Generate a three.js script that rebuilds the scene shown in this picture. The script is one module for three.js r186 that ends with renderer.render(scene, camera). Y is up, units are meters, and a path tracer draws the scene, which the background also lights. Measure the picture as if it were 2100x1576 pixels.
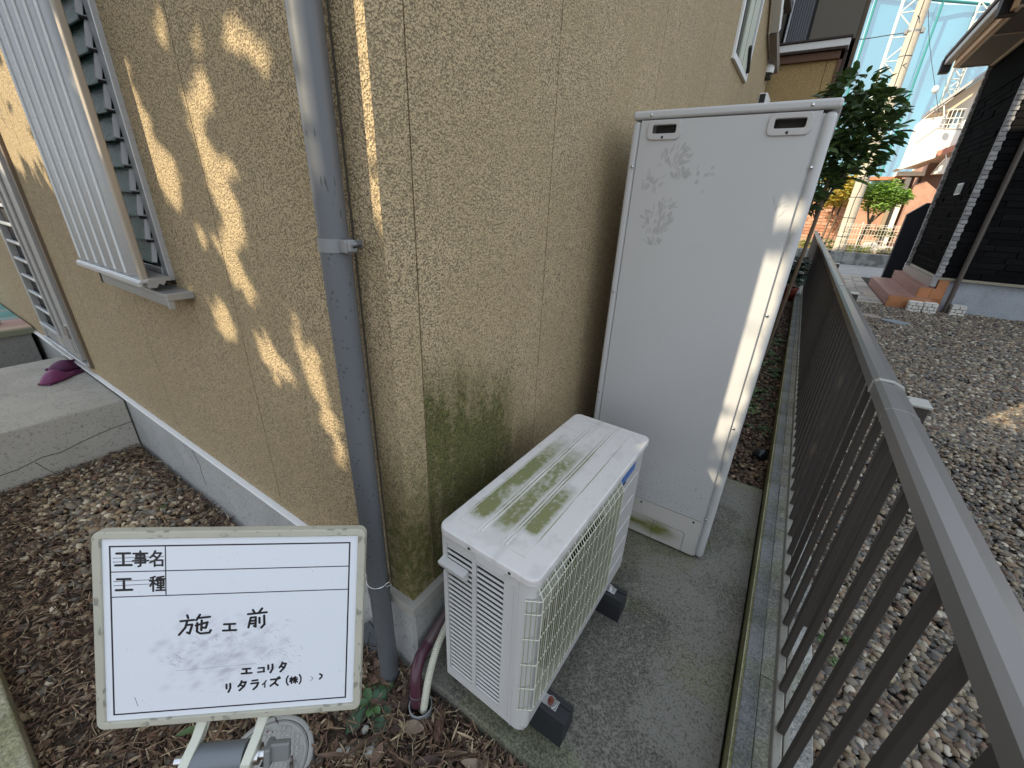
import * as THREE from 'three';
import { RoundedBoxGeometry } from 'three/addons/geometries/RoundedBoxGeometry.js';
import { mergeGeometries } from 'three/addons/utils/BufferGeometryUtils.js';

// ---------------------------------------------------------------- camera, sky, sun, exposure
const scene = new THREE.Scene();
const V3 = (x, y, z) => new THREE.Vector3(x, y, z);
const camera = new THREE.PerspectiveCamera(85.908, 1024 / 768, 0.03, 600);
camera.position.set(0.697, 1.5, 0.59);
{
  const yaw = -0.566772, pit = -0.420351, roll = 0.043411;
  camera.rotation.set(pit, -yaw, roll, 'YXZ');
}
scene.add(camera);
const SUN = V3(-0.59, 0.72, 1).normalize();
let seed = 20240611;
const rnd = () => { seed |= 0; seed = seed + 0x6D2B79F5 | 0; let t = Math.imul(seed ^ seed >>> 15, 1 | seed); t = t + Math.imul(t ^ t >>> 7, 61 | t) ^ t; return ((t ^ t >>> 14) >>> 0) / 4294967296; };
const rr = (a, b) => a + (b - a) * rnd();
const clamp = (x, a = 0, b = 1) => Math.min(b, Math.max(a, x));
const sm = (a, b, x) => { const t = clamp((x - a) / (b - a)); return t * t * (3 - 2 * t); };
const mix = (a, b, t) => a + (b - a) * t;
// periodic value noise
const HT = new Float32Array(65536); { let s = 7; for (let i = 0; i < 65536; i++) { s = (Math.imul(s, 1664525) + 1013904223) >>> 0; HT[i] = s / 4294967296; } }
const hsh = (i, j, k) => HT[(Math.imul(i, 7919) + Math.imul(j, 104729) + Math.imul(k, 31337) >>> 0) % 65521];
function vn(x, y, p, k = 0) {
  const i = Math.floor(x), j = Math.floor(y), f = x - i, g = y - j, u = f * f * (3 - 2 * f), v = g * g * (3 - 2 * g);
  const a = ((i % p) + p) % p, b = ((a + 1) % p), c = ((j % p) + p) % p, d = ((c + 1) % p);
  return mix(mix(hsh(a, c, k), hsh(b, c, k), u), mix(hsh(a, d, k), hsh(b, d, k), u), v);
}
function fbm(x, y, p, o, k = 0) { let s = 0, a = 0.5, n = 0; for (let q = 0; q < o; q++) { s += a * vn(x, y, p, k + q); n += a; x *= 2; y *= 2; p *= 2; a *= 0.5; } return s / n; }

const SKYG = 1.1;
{
  const W = 512, H = 256, d = new Float32Array(W * H * 4);
  for (let j = 0; j < H; j++) for (let i = 0; i < W; i++) {
    const el = ((j + 0.5) / H - 0.5) * Math.PI, y = Math.max(0, Math.sin(el));
    const h = Math.exp(-y * 3.2);
    let c = [mix(0.60, 0.90, h), mix(0.72, 0.95, h), mix(0.89, 0.98, h)];
    const az = i / W * 16, cl = sm(0.45, 0.8, fbm(az, y * 5, 16, 5, 3)) * 0.45;
    c = c.map((v) => mix(v, 1.05, cl));
    if (el < 0) c = [0.30, 0.29, 0.27];
    const o = (j * W + i) * 4; d[o] = c[0] * SKYG; d[o + 1] = c[1] * SKYG; d[o + 2] = c[2] * SKYG; d[o + 3] = 1;
  }
  const t = new THREE.DataTexture(d, W, H, THREE.RGBAFormat, THREE.FloatType);
  t.mapping = THREE.EquirectangularReflectionMapping; t.magFilter = THREE.LinearFilter; t.needsUpdate = true;
  scene.background = t; scene.environment = t;
}
const sun = new THREE.DirectionalLight(new THREE.Color(1, 0.87, 0.64), 5.0);
sun.position.copy(SUN).multiplyScalar(40); sun.castShadow = true; sun.shadow.mapSize.set(2048, 2048);
Object.assign(sun.shadow.camera, { left: -30, right: 30, top: 30, bottom: -30, near: 1, far: 140 });
scene.add(sun); scene.add(sun.target);
const renderer = new THREE.WebGLRenderer({ antialias: true });
renderer.toneMapping = THREE.LinearToneMapping;
renderer.toneMappingExposure = 1.45;
renderer.shadowMap.enabled = true;

// ---------------------------------------------------------------- helpers
const names = {};
const numbered = (n) => { const k = names[n] = (names[n] ?? -1) + 1; return k ? `${n}_${String(k).padStart(3, '0')}` : n; };
function tag(o, label, category, group) { o.userData = { label, category }; if (group) o.userData.group = group; return o; }
function thing(name, label, category, p = [0, 0, 0], ry = 0, group) {
  const o = new THREE.Group(); o.name = numbered(name); o.position.set(...p); o.rotation.y = ry; scene.add(o); return tag(o, label, category, group);
}
function part(name, geo, mat, parent, p, r) {
  const m = new THREE.Mesh(geo, mat); m.name = name; m.castShadow = m.receiveShadow = true; if (p) m.position.set(...p); if (r) m.rotation.set(...r); parent.add(m); return m;
}
function struct(name, geo, mat) { const m = part(numbered(name), geo, mat, scene); m.userData.kind = 'structure'; return m; }
const sub = (name, parent) => { const g = new THREE.Group(); g.name = name; parent.add(g); return g; };
function stuff(name, geo, mat, mats, cols, parent) {
  const m = new THREE.InstancedMesh(geo, mat, mats.length); m.name = name; mats.forEach((q, i) => { m.setMatrixAt(i, q); if (cols) m.setColorAt(i, cols[i]); });
  m.castShadow = m.receiveShadow = true; m.userData.kind = 'stuff'; (parent || scene).add(m); return m;
}
const C = (r, g, b) => new THREE.Color().setRGB(r, g, b);
// uv in metres by the face's main direction
function buv(geo, ox = 0, oy = 0) {
  const g = geo.index ? geo.toNonIndexed() : geo, p = g.attributes.position, n = g.attributes.normal, uv = new Float32Array(p.count * 2);
  for (let t = 0; t < p.count; t += 3) {
    const ax = Math.abs(n.getX(t) + n.getX(t + 1) + n.getX(t + 2)), ay = Math.abs(n.getY(t) + n.getY(t + 1) + n.getY(t + 2)), az = Math.abs(n.getZ(t) + n.getZ(t + 1) + n.getZ(t + 2));
    for (let q = t; q < t + 3; q++) {
      const x = p.getX(q), y = p.getY(q), z = p.getZ(q);
      const [u, v] = ax >= ay && ax >= az ? [-z, y] : ay >= az ? [x, -z] : [x, y];
      uv[q * 2] = u + ox; uv[q * 2 + 1] = v + oy;
    }
  }
  g.setAttribute('uv', new THREE.BufferAttribute(uv, 2)); for (const k of Object.keys(g.attributes)) if (!['position', 'normal', 'uv'].includes(k)) g.deleteAttribute(k);
  return g;
}
// box from corner to corner, r = edge radius
function bx(x0, x1, y0, y1, z0, z1, r = 0) {
  const w = Math.abs(x1 - x0), h = Math.abs(y1 - y0), d = Math.abs(z1 - z0);
  const g = r ? new RoundedBoxGeometry(w, h, d, 2, Math.min(r, w / 2.01, h / 2.01, d / 2.01)) : new THREE.BoxGeometry(w, h, d);
  g.translate((x0 + x1) / 2, (y0 + y1) / 2, (z0 + z1) / 2); return buv(g);
}
function cyl(r0, r1, h, x, y, z, seg = 20, open = false) { const g = new THREE.CylinderGeometry(r1, r0, h, seg, 1, open); g.translate(x, y, z); return strip(g); }
function strip(g) { g = g.index ? g.toNonIndexed() : g; for (const k of Object.keys(g.attributes)) if (!['position', 'normal', 'uv'].includes(k)) g.deleteAttribute(k); return g; }
function tube(pts, r, seg = 24, rad = 10) { return strip(new THREE.TubeGeometry(new THREE.CatmullRomCurve3(pts.map((p) => V3(...p))), seg, r, rad, false)); }
function bar(a, b, r, rad = 6) { const A = V3(...a), B = V3(...b), g = new THREE.CylinderGeometry(r, r, A.distanceTo(B), rad); g.applyQuaternion(new THREE.Quaternion().setFromUnitVectors(V3(0, 1, 0), B.clone().sub(A).normalize())); const m = A.add(B).multiplyScalar(0.5); g.translate(m.x, m.y, m.z); return strip(g); }
const merge = (l) => mergeGeometries(l.map(strip));
function extr(pts, depth, holes = [], bevel = 0) {
  const s = new THREE.Shape(pts.map((p) => new THREE.Vector2(...p))); for (const h of holes) s.holes.push(new THREE.Path(h.map((p) => new THREE.Vector2(...p))));
  return strip(new THREE.ExtrudeGeometry(s, { depth, bevelEnabled: bevel > 0, bevelSize: bevel, bevelThickness: bevel, bevelSegments: 2, curveSegments: 8 }));
}
const rect = (x0, x1, y0, y1) => [[x0, y0], [x1, y0], [x1, y1], [x0, y1]];
function rrect(x0, x1, y0, y1, r, n = 5) { const o = []; for (const [cx, cy, a] of [[x1 - r, y0 + r, -90], [x1 - r, y1 - r, 0], [x0 + r, y1 - r, 90], [x0 + r, y0 + r, 180]]) for (let i = 0; i <= n; i++) { const t = (a + 90 * i / n) * Math.PI / 180; o.push([cx + r * Math.cos(t), cy + r * Math.sin(t)]); } return o; }
function tex(w, h, fn, srgb = false, rep = 1) {
  const d = new Uint8Array(w * h * 4);
  for (let j = 0; j < h; j++) for (let i = 0; i < w; i++) { const c = fn(i / w, j / h, i, j), o = (j * w + i) * 4; const a = typeof c === 'number' ? [c, c, c] : c; for (let k = 0; k < 3; k++) { let v = clamp(a[k]); if (srgb) v = v <= 0.0031308 ? v * 12.92 : 1.055 * v ** (1 / 2.4) - 0.055; d[o + k] = v * 255 + 0.5; } d[o + 3] = 255; }
  const t = new THREE.DataTexture(d, w, h); t.wrapS = t.wrapT = THREE.RepeatWrapping; t.magFilter = THREE.LinearFilter; t.minFilter = THREE.LinearMipmapLinearFilter; t.generateMipmaps = true;
  if (srgb) t.colorSpace = THREE.SRGBColorSpace; t.repeat.set(1 / rep, 1 / (rep * h / w)); t.needsUpdate = true; return t;
}
const std = (o) => { const m = new THREE.MeshStandardMaterial({ roughness: 0.8, metalness: 0, ...o }); return m; };

// ---------------------------------------------------------------- textures and materials
// stucco relief: thrown mortar, one metre tile
const SN = 1024, stuccoH = new Float32Array(SN * SN).fill(0);
for (let k = 0; k < 85000; k++) {
  const cx = rnd() * SN, cy = rnd() * SN, r = rr(1.3, 3.1), hgt = rr(0.35, 1), e = rr(0.6, 1.5), R = Math.ceil(r * 1.6);
  for (let y = -R; y <= R; y++) for (let x = -R; x <= R; x++) {
    const q = (x * x * e + y * y / e) / (r * r); if (q > 1) continue; const o = ((cy + y + SN | 0) % SN) * SN + ((cx + x + SN | 0) % SN);
    stuccoH[o] = Math.max(stuccoH[o], hgt * (1 - q * q));
  }
}
const sH = (u, v) => stuccoH[((v * SN | 0) % SN + SN) % SN * SN + ((u * SN | 0) % SN + SN) % SN];
const stBase = [0.52, 0.395, 0.232];
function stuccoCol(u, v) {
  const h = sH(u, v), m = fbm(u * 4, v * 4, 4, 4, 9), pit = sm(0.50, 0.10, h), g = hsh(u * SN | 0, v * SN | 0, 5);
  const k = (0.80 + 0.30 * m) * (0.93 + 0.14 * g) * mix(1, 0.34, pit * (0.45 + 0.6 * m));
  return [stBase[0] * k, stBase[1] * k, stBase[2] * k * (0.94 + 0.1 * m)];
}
const T = {};
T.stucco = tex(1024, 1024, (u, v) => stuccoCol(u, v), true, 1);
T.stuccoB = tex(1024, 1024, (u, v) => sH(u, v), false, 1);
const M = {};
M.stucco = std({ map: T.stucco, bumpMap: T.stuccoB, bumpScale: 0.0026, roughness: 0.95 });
// near part of the side wall: the same stucco with the green growth low by the corner. 1.28 m x 2.56 m from the corner, u = -z, v = y - 0.37
const mossAt = (z, y) => {
  const n = fbm(z * 6 + 3, y * 2.2, 64, 4, 21), n2 = fbm(z * 26, y * 7, 256, 3, 31), fine = fbm(z * 90, y * 90, 256, 2, 41);
  const top = 0.34 + 0.30 * n * sm(0.70, 0.12, z) + 0.26 * sm(0.40, 0.2, Math.abs(z - 0.27)) * n;
  const low = sm(top + 0.22, top - 0.22, y) * sm(0.72, 0.34, z + 0.25 * (n2 - 0.5));
  return clamp(low * (0.35 + 0.9 * n2) * (0.6 + 0.8 * fine) * 1.45);
};
const mossTint = (c, m, d) => { const q = [0.098 * d, 0.100 * d, 0.018 * d]; return [mix(c[0], q[0], m), mix(c[1], q[1], m), mix(c[2], q[2], m)]; };
T.moss = tex(1024, 2048, (u, v) => { const z = u * 1.28, y = v * 2.56, c = stuccoCol(z, y + 0.37), m = mossAt(z, y); return mossTint(c, m * 0.92, 0.45 + 0.9 * sH(z, y + 0.37)); }, true, 1.28);
T.mossC = tex(256, 1024, (u, v) => { const z = u * 0.32, y = v * 1.28, c = stuccoCol(z + 0.4, y), m = sm(0.72, 0.15, y + 0.25 * (fbm(z * 12, y * 5, 64, 3, 51) - 0.5)) * (0.3 + 0.8 * fbm(z * 60, y * 60, 256, 2, 61)); return mossTint(c, Math.min(0.95, m * 1.05), 0.75 + 0.6 * sH(z + 0.4, y)); }, true, 0.32);
M.stuccoMoss = std({ map: T.moss, bumpMap: T.stuccoB, bumpScale: 0.0026, roughness: 0.95 });
M.stuccoMossC = std({ map: T.mossC, bumpMap: T.stuccoB, bumpScale: 0.0026, roughness: 0.95 });
T.conc = tex(512, 512, (u, v, i, j) => { const m = fbm(u * 5, v * 5, 5, 5, 71), f = hsh(i, j, 3), s = sm(0.66, 0.78, fbm(u * 130, v * 130, 130, 2, 75)); return (0.66 + 0.5 * m) * (0.9 + 0.2 * f) * (1 - 0.35 * s); }, false, 1);
T.concB = tex(512, 512, (u, v) => fbm(u * 70, v * 70, 70, 3, 77), false, 1);
T.slab = tex(1024, 1024, (u, v, i, j) => {
  const m = fbm(u * 4, v * 4, 4, 6, 81), st = sm(0.40, 0.62, fbm(u * 7, v * 7, 7, 4, 85)), f = fbm(u * 330, v * 330, 330, 2, 88), w = sm(0.70, 0.80, fbm(u * 110, v * 110, 110, 2, 91)), gr = sm(0.5, 0.7, fbm(u * 5 + 2, v * 5, 5, 4, 95));
  const k = (0.5 + 0.8 * m) * mix(1, 0.66, st) * (0.15 + 1.7 * f) + w * 0.8 * m; return [k * (1 - 0.06 * gr), k, k * (0.93 - 0.2 * gr)];
}, false, 1.3);
T.slabB = tex(1024, 1024, (u, v) => fbm(u * 150, v * 150, 150, 2, 88), false, 1.3);
M.conc = std({ map: T.conc, color: C(0.45, 0.445, 0.43), bumpMap: T.concB, bumpScale: 0.0012, roughness: 0.9 });
M.concDark = std({ map: T.conc, color: C(0.30, 0.29, 0.265), bumpMap: T.concB, bumpScale: 0.003, roughness: 0.95 });
M.slab = std({ map: T.slab, color: C(0.215, 0.20, 0.175), bumpMap: T.slabB, bumpScale: 0.002, roughness: 0.92 });
M.step = std({ map: T.conc, color: C(0.46, 0.425, 0.365), bumpMap: T.concB, bumpScale: 0.0012, roughness: 0.9 });
T.alu = tex(256, 256, (u, v, i, j) => 0.9 + 0.1 * fbm(u * 3, v * 60, 60, 2, 99), false, 0.4);
M.alu = std({ color: C(0.60, 0.61, 0.62), metalness: 0.55, roughness: 0.38, map: T.alu });
M.aluDull = std({ color: C(0.40, 0.385, 0.36), metalness: 0.3, roughness: 0.5, map: T.alu });
M.aluTan = std({ color: C(0.40, 0.34, 0.27), metalness: 0.3, roughness: 0.5 });
M.steel = std({ color: C(0.62, 0.62, 0.62), metalness: 1, roughness: 0.25 });
M.dark = std({ color: C(0.018, 0.017, 0.016), roughness: 0.7 });
M.white = std({ color: C(0.74, 0.74, 0.72), roughness: 0.45 });
M.joint = std({ color: C(0.10, 0.085, 0.06), roughness: 1 });
T.pipe = tex(256, 1024, (u, v, i, j) => { const s = sm(0.775, 0.80, fbm(u * 30, v * 120, 30, 2, 103)); return (0.9 + 0.2 * fbm(u * 4, v * 8, 4, 3, 105)) * (1 - 0.55 * s * sm(0.35, 0.55, fbm(u * 2, v * 6, 2, 2, 107))); }, false, 1);
T.pipe.repeat.set(1, 1);
M.pipe = std({ color: C(0.125, 0.13, 0.138), roughness: 0.42, map: T.pipe });
M.pipeLow = M.pipeMid = M.pipe;
M.bronze = std({ color: C(0.048, 0.040, 0.034), metalness: 0.15, roughness: 0.55 });
M.bronzeTop_ = std({ color: C(0.20, 0.185, 0.175), metalness: 0.45, roughness: 0.30 });
M.bronzeLow = std({ color: C(0.27, 0.255, 0.215), metalness: 0.15, roughness: 0.5, map: T.conc });
M.rubber = std({ color: C(0.022, 0.023, 0.026), roughness: 0.5 });
M.bark = std({ color: C(0.16, 0.115, 0.075), roughness: 0.95, map: T.conc });
// ---------------------------------------------------------------- the house with stucco boards
const HB = 0.374;
const house = thing('stucco_house', 'tan stucco house whose corner with the grey downpipe fills the middle', 'house');
{
  const wall = (n, geo, mat = M.stucco) => part(n, geo, mat, house);
  // backing behind the open joints, with openings for window and door
  wall('wall', merge([bx(-5.9, -3.76, HB, 4.6, -0.2, -0.018), bx(-3.76, -2.84, 2.45, 4.6, -0.2, -0.018), bx(-3.76, -2.84, HB, 0.44, -0.2, -0.018), bx(-2.84, -1.70, HB, 4.6, -0.2, -0.018), bx(-1.70, -1.14, HB, 1.19, -0.2, -0.018), bx(-1.70, -1.14, 2.68, 4.6, -0.2, -0.018), bx(-1.14, -0.018, HB, 4.6, -0.2, -0.018)]), M.joint);
  wall('wall', bx(-0.2, -0.018, HB, 3.06, -5.2, -0.2), M.joint);
  // siding boards, 16 mm thick, 4 mm joints
  const LX = [-0.092, -0.71, -1.62, -2.53, -3.44, -4.35, -5.9], gap = 0.0022;
  for (let i = 0; i < 6; i++) {
    const a = LX[i + 1] + gap, b = LX[i] - gap, win = [-1.72, -1.12, 1.17, 2.70], door = [-3.78, -2.83, 0.40, 2.48], pcs = [];
    let cuts = [[a, b, HB, 4.6]];
    for (const [x0, x1, y0, y1] of [win, door]) {
      const out = [];
      for (const [p, q, s, t] of cuts) {
        const u = Math.max(p, x0), v = Math.min(q, x1); if (u >= v) { out.push([p, q, s, t]); continue; }
        if (u > p) out.push([p, u, s, t]); if (v < q) out.push([v, q, s, t]);
        out.push([u, v, s, y0], [u, v, y1, t]);
      }
      cuts = out;
    }
    for (const [p, q, s, t] of cuts) if (q - p > 0.001 && t - s > 0.001) pcs.push(bx(p, q, s, t, -0.016, 0));
    wall('siding_board', merge(pcs));
  }
  const gable = (z) => z > -3.5 ? 6.3 : 3.29;
  const RZ = [-0.088, -0.68, -1.59, -2.5, -3.41, -3.645, -4.32, -5.19];
  for (let i = 0; i < RZ.length - 1; i++) {
    const z0 = RZ[i] - gap, z1 = RZ[i + 1] + gap;
    const g = extr([[-z0, HB], [-z1, HB], [-z1, gable(Math.min(z0, z1))], [-z0, gable(Math.min(z0, z1))]], 0.016);
    g.rotateY(Math.PI / 2); g.translate(-0.016, 0, 0); buv(g);
    if (i === 0) { const uv = g.attributes.uv; for (let k = 0; k < uv.count; k++) uv.setY(k, uv.getY(k) - 0.37); }
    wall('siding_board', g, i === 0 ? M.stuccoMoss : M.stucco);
  }
  // corner piece that wraps the edge
  for (const [y0, y1, m] of [[HB, 1.60, M.stuccoMossC], [1.60, 4.8, M.stucco]]) {
    const cs = bx(-0.0898, 0.0005, y0, y1, -0.0858, 0.0005, 0), p = cs.attributes.position, n = cs.attributes.normal, uv = cs.attributes.uv;
    for (let k = 0; k < p.count; k++) { const side = Math.abs(n.getX(k)) > Math.abs(n.getZ(k)), u = side ? -p.getZ(k) : 0.27 + p.getX(k); m === M.stucco ? uv.setXY(k, u + 0.4, p.getY(k) - 0.37) : uv.setXY(k, u, p.getY(k) - 0.37); }
    wall('corner_board', cs, m);
  }
  // unseen upper mass with added low roof, stepped to shape the sun next door
  wall('upper_wall', bx(-5.82, -0.02, 3.0, 6.3, -3.5, -0.05), M.joint);
  wall('added_low_roof', bx(-5.82, 0.06, 3.30, 3.38, -5.28, -3.52, 0.004), std({ color: C(0.12, 0.11, 0.11), roughness: 0.8 }));
  wall('upper_wall', bx(-5.82, -0.02, 3.0, 3.298, -5.2, -3.505), M.joint);
  wall('roof', bx(-6.2, 0.38, 6.32, 6.45, -3.8, 0.40, 0.004), std({ color: C(0.12, 0.11, 0.11), roughness: 0.8 }));
  // rear two-storey mass with the bump-out
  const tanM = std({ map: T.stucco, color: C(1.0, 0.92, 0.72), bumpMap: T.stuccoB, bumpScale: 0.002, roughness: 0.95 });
  const Z = -5.4;
  wall('bay_wall', merge([bx(-0.02, 0.475, HB, 2.90, -8.9, Z, 0)]), tanM);
  wall('bay_wall', bx(0.479, 0.562, HB, 2.90, -8.9, Z, 0), tanM);
  const brown = std({ color: C(0.115, 0.052, 0.026), roughness: 0.55 }), dbrown = std({ color: C(0.035, 0.02, 0.014), roughness: 0.6 });
  wall('fascia', bx(0.02, 0.572, 2.90, 2.965, -8.9, Z + 0.05, 0.003), brown);
  wall('corner_trim', bx(0.564, 0.598, HB, 2.90, -8.9, Z + 0.012, 0.003), brown);
  wall('corner_trim', bx(0.60, 0.628, HB, 2.96, -8.9, Z - 0.02, 0.003), dbrown);
  wall('gutter', bx(0.02, 0.622, 2.985, 3.045, -8.9, Z + 0.10, 0.006), M.white);
  wall('roof_edge', bx(0.02, 0.635, 3.048, 3.065, -8.9, Z + 0.115, 0.003), dbrown);
  wall('eave_soffit', bx(0.02, 0.60, 2.967, 2.984, -8.9, Z + 0.09), dbrown);
  const taupe = std({ color: C(0.135, 0.12, 0.095), roughness: 0.8 });
  wall('upper_wall', bx(0.262, 0.655, 3.066, 6.4, -8.9, Z - 0.02), taupe);
  wall('corner_trim', bx(0.656, 0.69, 2.2, 6.4, -8.9, Z - 0.06, 0.004), std({ color: C(0.10, 0.07, 0.04), roughness: 0.6 }));
  wall('upper_wall', bx(-5.8, 0.0, 3.066, 6.4, -8.9, Z - 0.10), taupe);
  const box = sub('shutter_box', house), grey = std({ color: C(0.12, 0.125, 0.135), roughness: 0.45, metalness: 0.2 });
  part('casing', bx(0.055, 0.235, 3.07, 6.2, Z - 0.09, Z - 0.035, 0.003), grey, box);
  for (let i = 0; i < 8; i++) part('rib', bx(0.062 + i * 0.0215, 0.074 + i * 0.0215, 3.07, 6.2, Z - 0.035, Z - 0.024, 0.004), grey, box);
  wall('corner_trim', bx(0.036, 0.052, 3.07, 6.2, Z - 0.09, Z - 0.02, 0.002), M.alu);
  wall('corner_trim', bx(0.236, 0.262, 3.07, 6.2, Z - 0.09, Z - 0.03, 0.002), M.dark);
  // foundation and flashing
  wall('foundation', bx(-5.9, -0.022, -0.3, 0.345, -0.4, -0.006), M.conc);
  wall('foundation', bx(-0.4, -0.022, -0.3, 0.345, -8.9, -0.42), std({ map: T.conc, color: C(0.36, 0.36, 0.34), bumpMap: T.concB, bumpScale: 0.002, roughness: 0.95 }));
  wall('foundation', bx(-0.0225, -0.004, -0.3, 0.343, -2.4, -0.0065), std({ map: T.conc, color: C(0.40, 0.40, 0.38), bumpMap: T.concB, bumpScale: 0.0015, roughness: 0.95 }));
  const fl = (x0, x1, z0, z1) => merge([bx(x0, x1, 0.362, 0.3715, z0, z1, 0.0015), bx(x0, x1, 0.364, 0.3665, z1 - 0.002, z1 + 0.001)]);
  const flM = std({ color: C(0.86, 0.86, 0.86), roughness: 0.35 });
  wall('flashing', fl(-1.345, -0.115, -0.05, 0.020), flM); wall('flashing', fl(-2.46, -1.349, -0.05, 0.020), flM); wall('flashing', fl(-4.25, -2.462, -0.05, 0.020), flM); wall('flashing', fl(-5.9, -4.252, -0.05, 0.020), flM);
  wall('flashing_corner', merge([bx(-0.115, 0.0235, 0.366, 0.3735, -0.04, 0.0235, 0.0015), bx(-0.0398, 0.0235, 0.366, 0.3735, -0.118, -0.039, 0.0015), bx(-0.115, 0.0235, 0.340, 0.367, 0.0205, 0.0235), bx(0.0205, 0.0235, 0.340, 0.367, -0.118, 0.0200)]), std({ color: C(0.40, 0.38, 0.34), roughness: 0.5, metalness: 0.1 }));
  { const g = merge([bx(-0.05, 0.0205, 0.362, 0.3715, -5.2, -0.119, 0.0015), bx(0.0175, 0.0205, 0.347, 0.364, -5.2, -0.119)]); wall('flashing', g, std({ color: C(0.42, 0.40, 0.37), roughness: 0.45, metalness: 0.15 })); }
  // a hairline crack in the foundation
  { const p = [[-1.545, 0.30], [-1.50, 0.23], [-1.515, 0.18], [-1.50, 0.11]]; const gs = []; for (let i = 0; i < 3; i++) gs.push(bar([p[i][0], p[i][1], -0.006], [p[i + 1][0], p[i + 1][1], -0.006], 0.0013, 4)); part('crack', merge(gs), M.dark, house); }

  // ---- downpipe
  const dp = sub('downpipe', house), px = -0.088, pz = 0.051;
  part('pipe', cyl(0.0290, 0.0290, 4.6, px, 1.4 + 2.3, pz, 32), M.pipe, dp);
  part('pipe', cyl(0.0305, 0.0305, 0.98, px, 0.43 + 0.49, pz, 32), M.pipeMid, dp);
  part('pipe_lower', cyl(0.0295, 0.0295, 0.46, px, 0.20, pz, 32), M.pipeLow, dp);
  part('pipe_socket', cyl(0.0318, 0.0318, 0.14, px, -0.035, pz, 32), M.pipeLow, dp);
  part('pipe_socket', cyl(0.0318, 0.0312, 0.03, px, 0.428, pz, 32), M.pipeLow, dp);
  for (const [y, mt] of [[1.402, std({ color: C(0.24, 0.245, 0.25), roughness: 0.4, metalness: 0.3 })]]) {
    const b = sub('bracket', dp); part('band', merge([cyl(0.0325, 0.0325, 0.026, px, y, pz, 32)]), mt, b);
    part('clip', merge([bx(px + 0.026, px + 0.052, y - 0.013, y + 0.013, pz - 0.012, pz + 0.012, 0.003), bx(px + 0.05, px + 0.06, y - 0.009, y + 0.009, pz - 0.009, pz + 0.009, 0.002), bx(px + 0.01, px + 0.022, y - 0.008, y + 0.008, 0, pz - 0.02, 0.001)]), mt, b);
    part('bolt', bar([px + 0.058, y, pz], [px + 0.078, y + 0.004, pz - 0.004], 0.0028), M.dark, b);
  }
  { const b = sub('bracket', dp), mt = M.steel; part('band', strip(new THREE.TorusGeometry(0.0315, 0.0022, 8, 40).rotateX(Math.PI / 2).translate(px, 0.452, pz)), mt, b); part('clip', merge([bar([px + 0.03, 0.452, pz], [px + 0.04, 0.462, pz - 0.01], 0.003), bar([px + 0.034, 0.447, pz], [px + 0.046, 0.452, pz - 0.012], 0.0025)]), mt, b); }
  // double joint of the corner trim behind the pipe
  part('joint_strip', merge([bx(-0.0945, -0.0905, HB, 4.6, -0.01, 0.0022)]), M.joint, house);

  // ---- louvre window with folding-blade screen
  const w = sub('louvre_window', house);
  part('window_frame', merge([bx(-1.158, -1.118, 1.19, 2.70, -0.10, 0.017, 0.003), bx(-1.722, -1.684, 1.19, 2.70, -0.10, 0.017, 0.003), bx(-1.722, -1.118, 2.66, 2.70, -0.10, 0.018, 0.003), bx(-1.684, -1.158, 1.19, 1.232, -0.10, 0.020, 0.003)]), M.alu, w);
  part('window_frame', merge([bx(-1.1695, -1.160, 1.232, 2.66, -0.10, 0.008, 0.003)]), M.white, w);
  T.glassB = tex(256, 256, (u, v) => fbm(u * 24, v * 24, 24, 2, 121), false, 0.12);
  const glass = new THREE.MeshPhysicalMaterial({ color: C(0.20, 0.52, 0.46), roughness: 0.38, transmission: 0.15, thickness: 0, ior: 1.5, bumpMap: T.glassB, bumpScale: 0.0025 });
  const clipM = std({ color: C(0.80, 0.79, 0.80), roughness: 0.4 });
  for (let i = 0; i < 19; i++) {
    const y = 1.245 + i * 0.0765, c = Math.cos(0.28), s = Math.sin(0.28);
    const g = bx(-1.684, -1.196, -0.046, 0.046, -0.003, 0.003, 0.0015); g.rotateX(-0.22); g.translate(0, y + 0.04, 0.008);
    part('glass_slat', g, glass, w);
    const cl = bx(-1.195, -1.186, -0.040, 0.040, -0.006, 0.010, 0.002); cl.rotateX(-0.22); cl.translate(0, y + 0.04, 0.012); part('slat_clip', cl, clipM, w);
    part('slat_pin', bx(-1.197, -1.180, y - 0.008, y, 0.0, 0.026, 0.002), M.dark, w);
  }
  part('window_back', bx(-1.684, -1.156, 1.2, 2.7, -0.19, -0.185), std({ color: C(0.12, 0.20, 0.18), roughness: 0.9 }), w);
  const sill = sub('window_sill', house);
  part('sill_bar', merge([bx(-1.63, -1.0, 1.150, 1.168, 0.0, 0.078, 0.003), bx(-1.63, -1.0, 1.125, 1.150, 0.066, 0.078, 0.002)]), std({ color: C(0.34, 0.33, 0.32), roughness: 0.4, metalness: 0.45 }), sill);
  part('end_cap', bx(-1.645, -1.63, 1.122, 1.17, 0.0, 0.08, 0.004), M.dark, sill); part('end_cap', merge([bx(-1.0, -0.988, 1.146, 1.17, 0.0, 0.08, 0.003), bx(-1.0, -0.988, 1.118, 1.146, 0.062, 0.08, 0.003)]), M.aluDull, sill);
  const lat = sub('blade_screen', house), blM = std({ color: C(0.34, 0.345, 0.35), roughness: 0.36, metalness: 0.35, map: T.alu });
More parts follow.
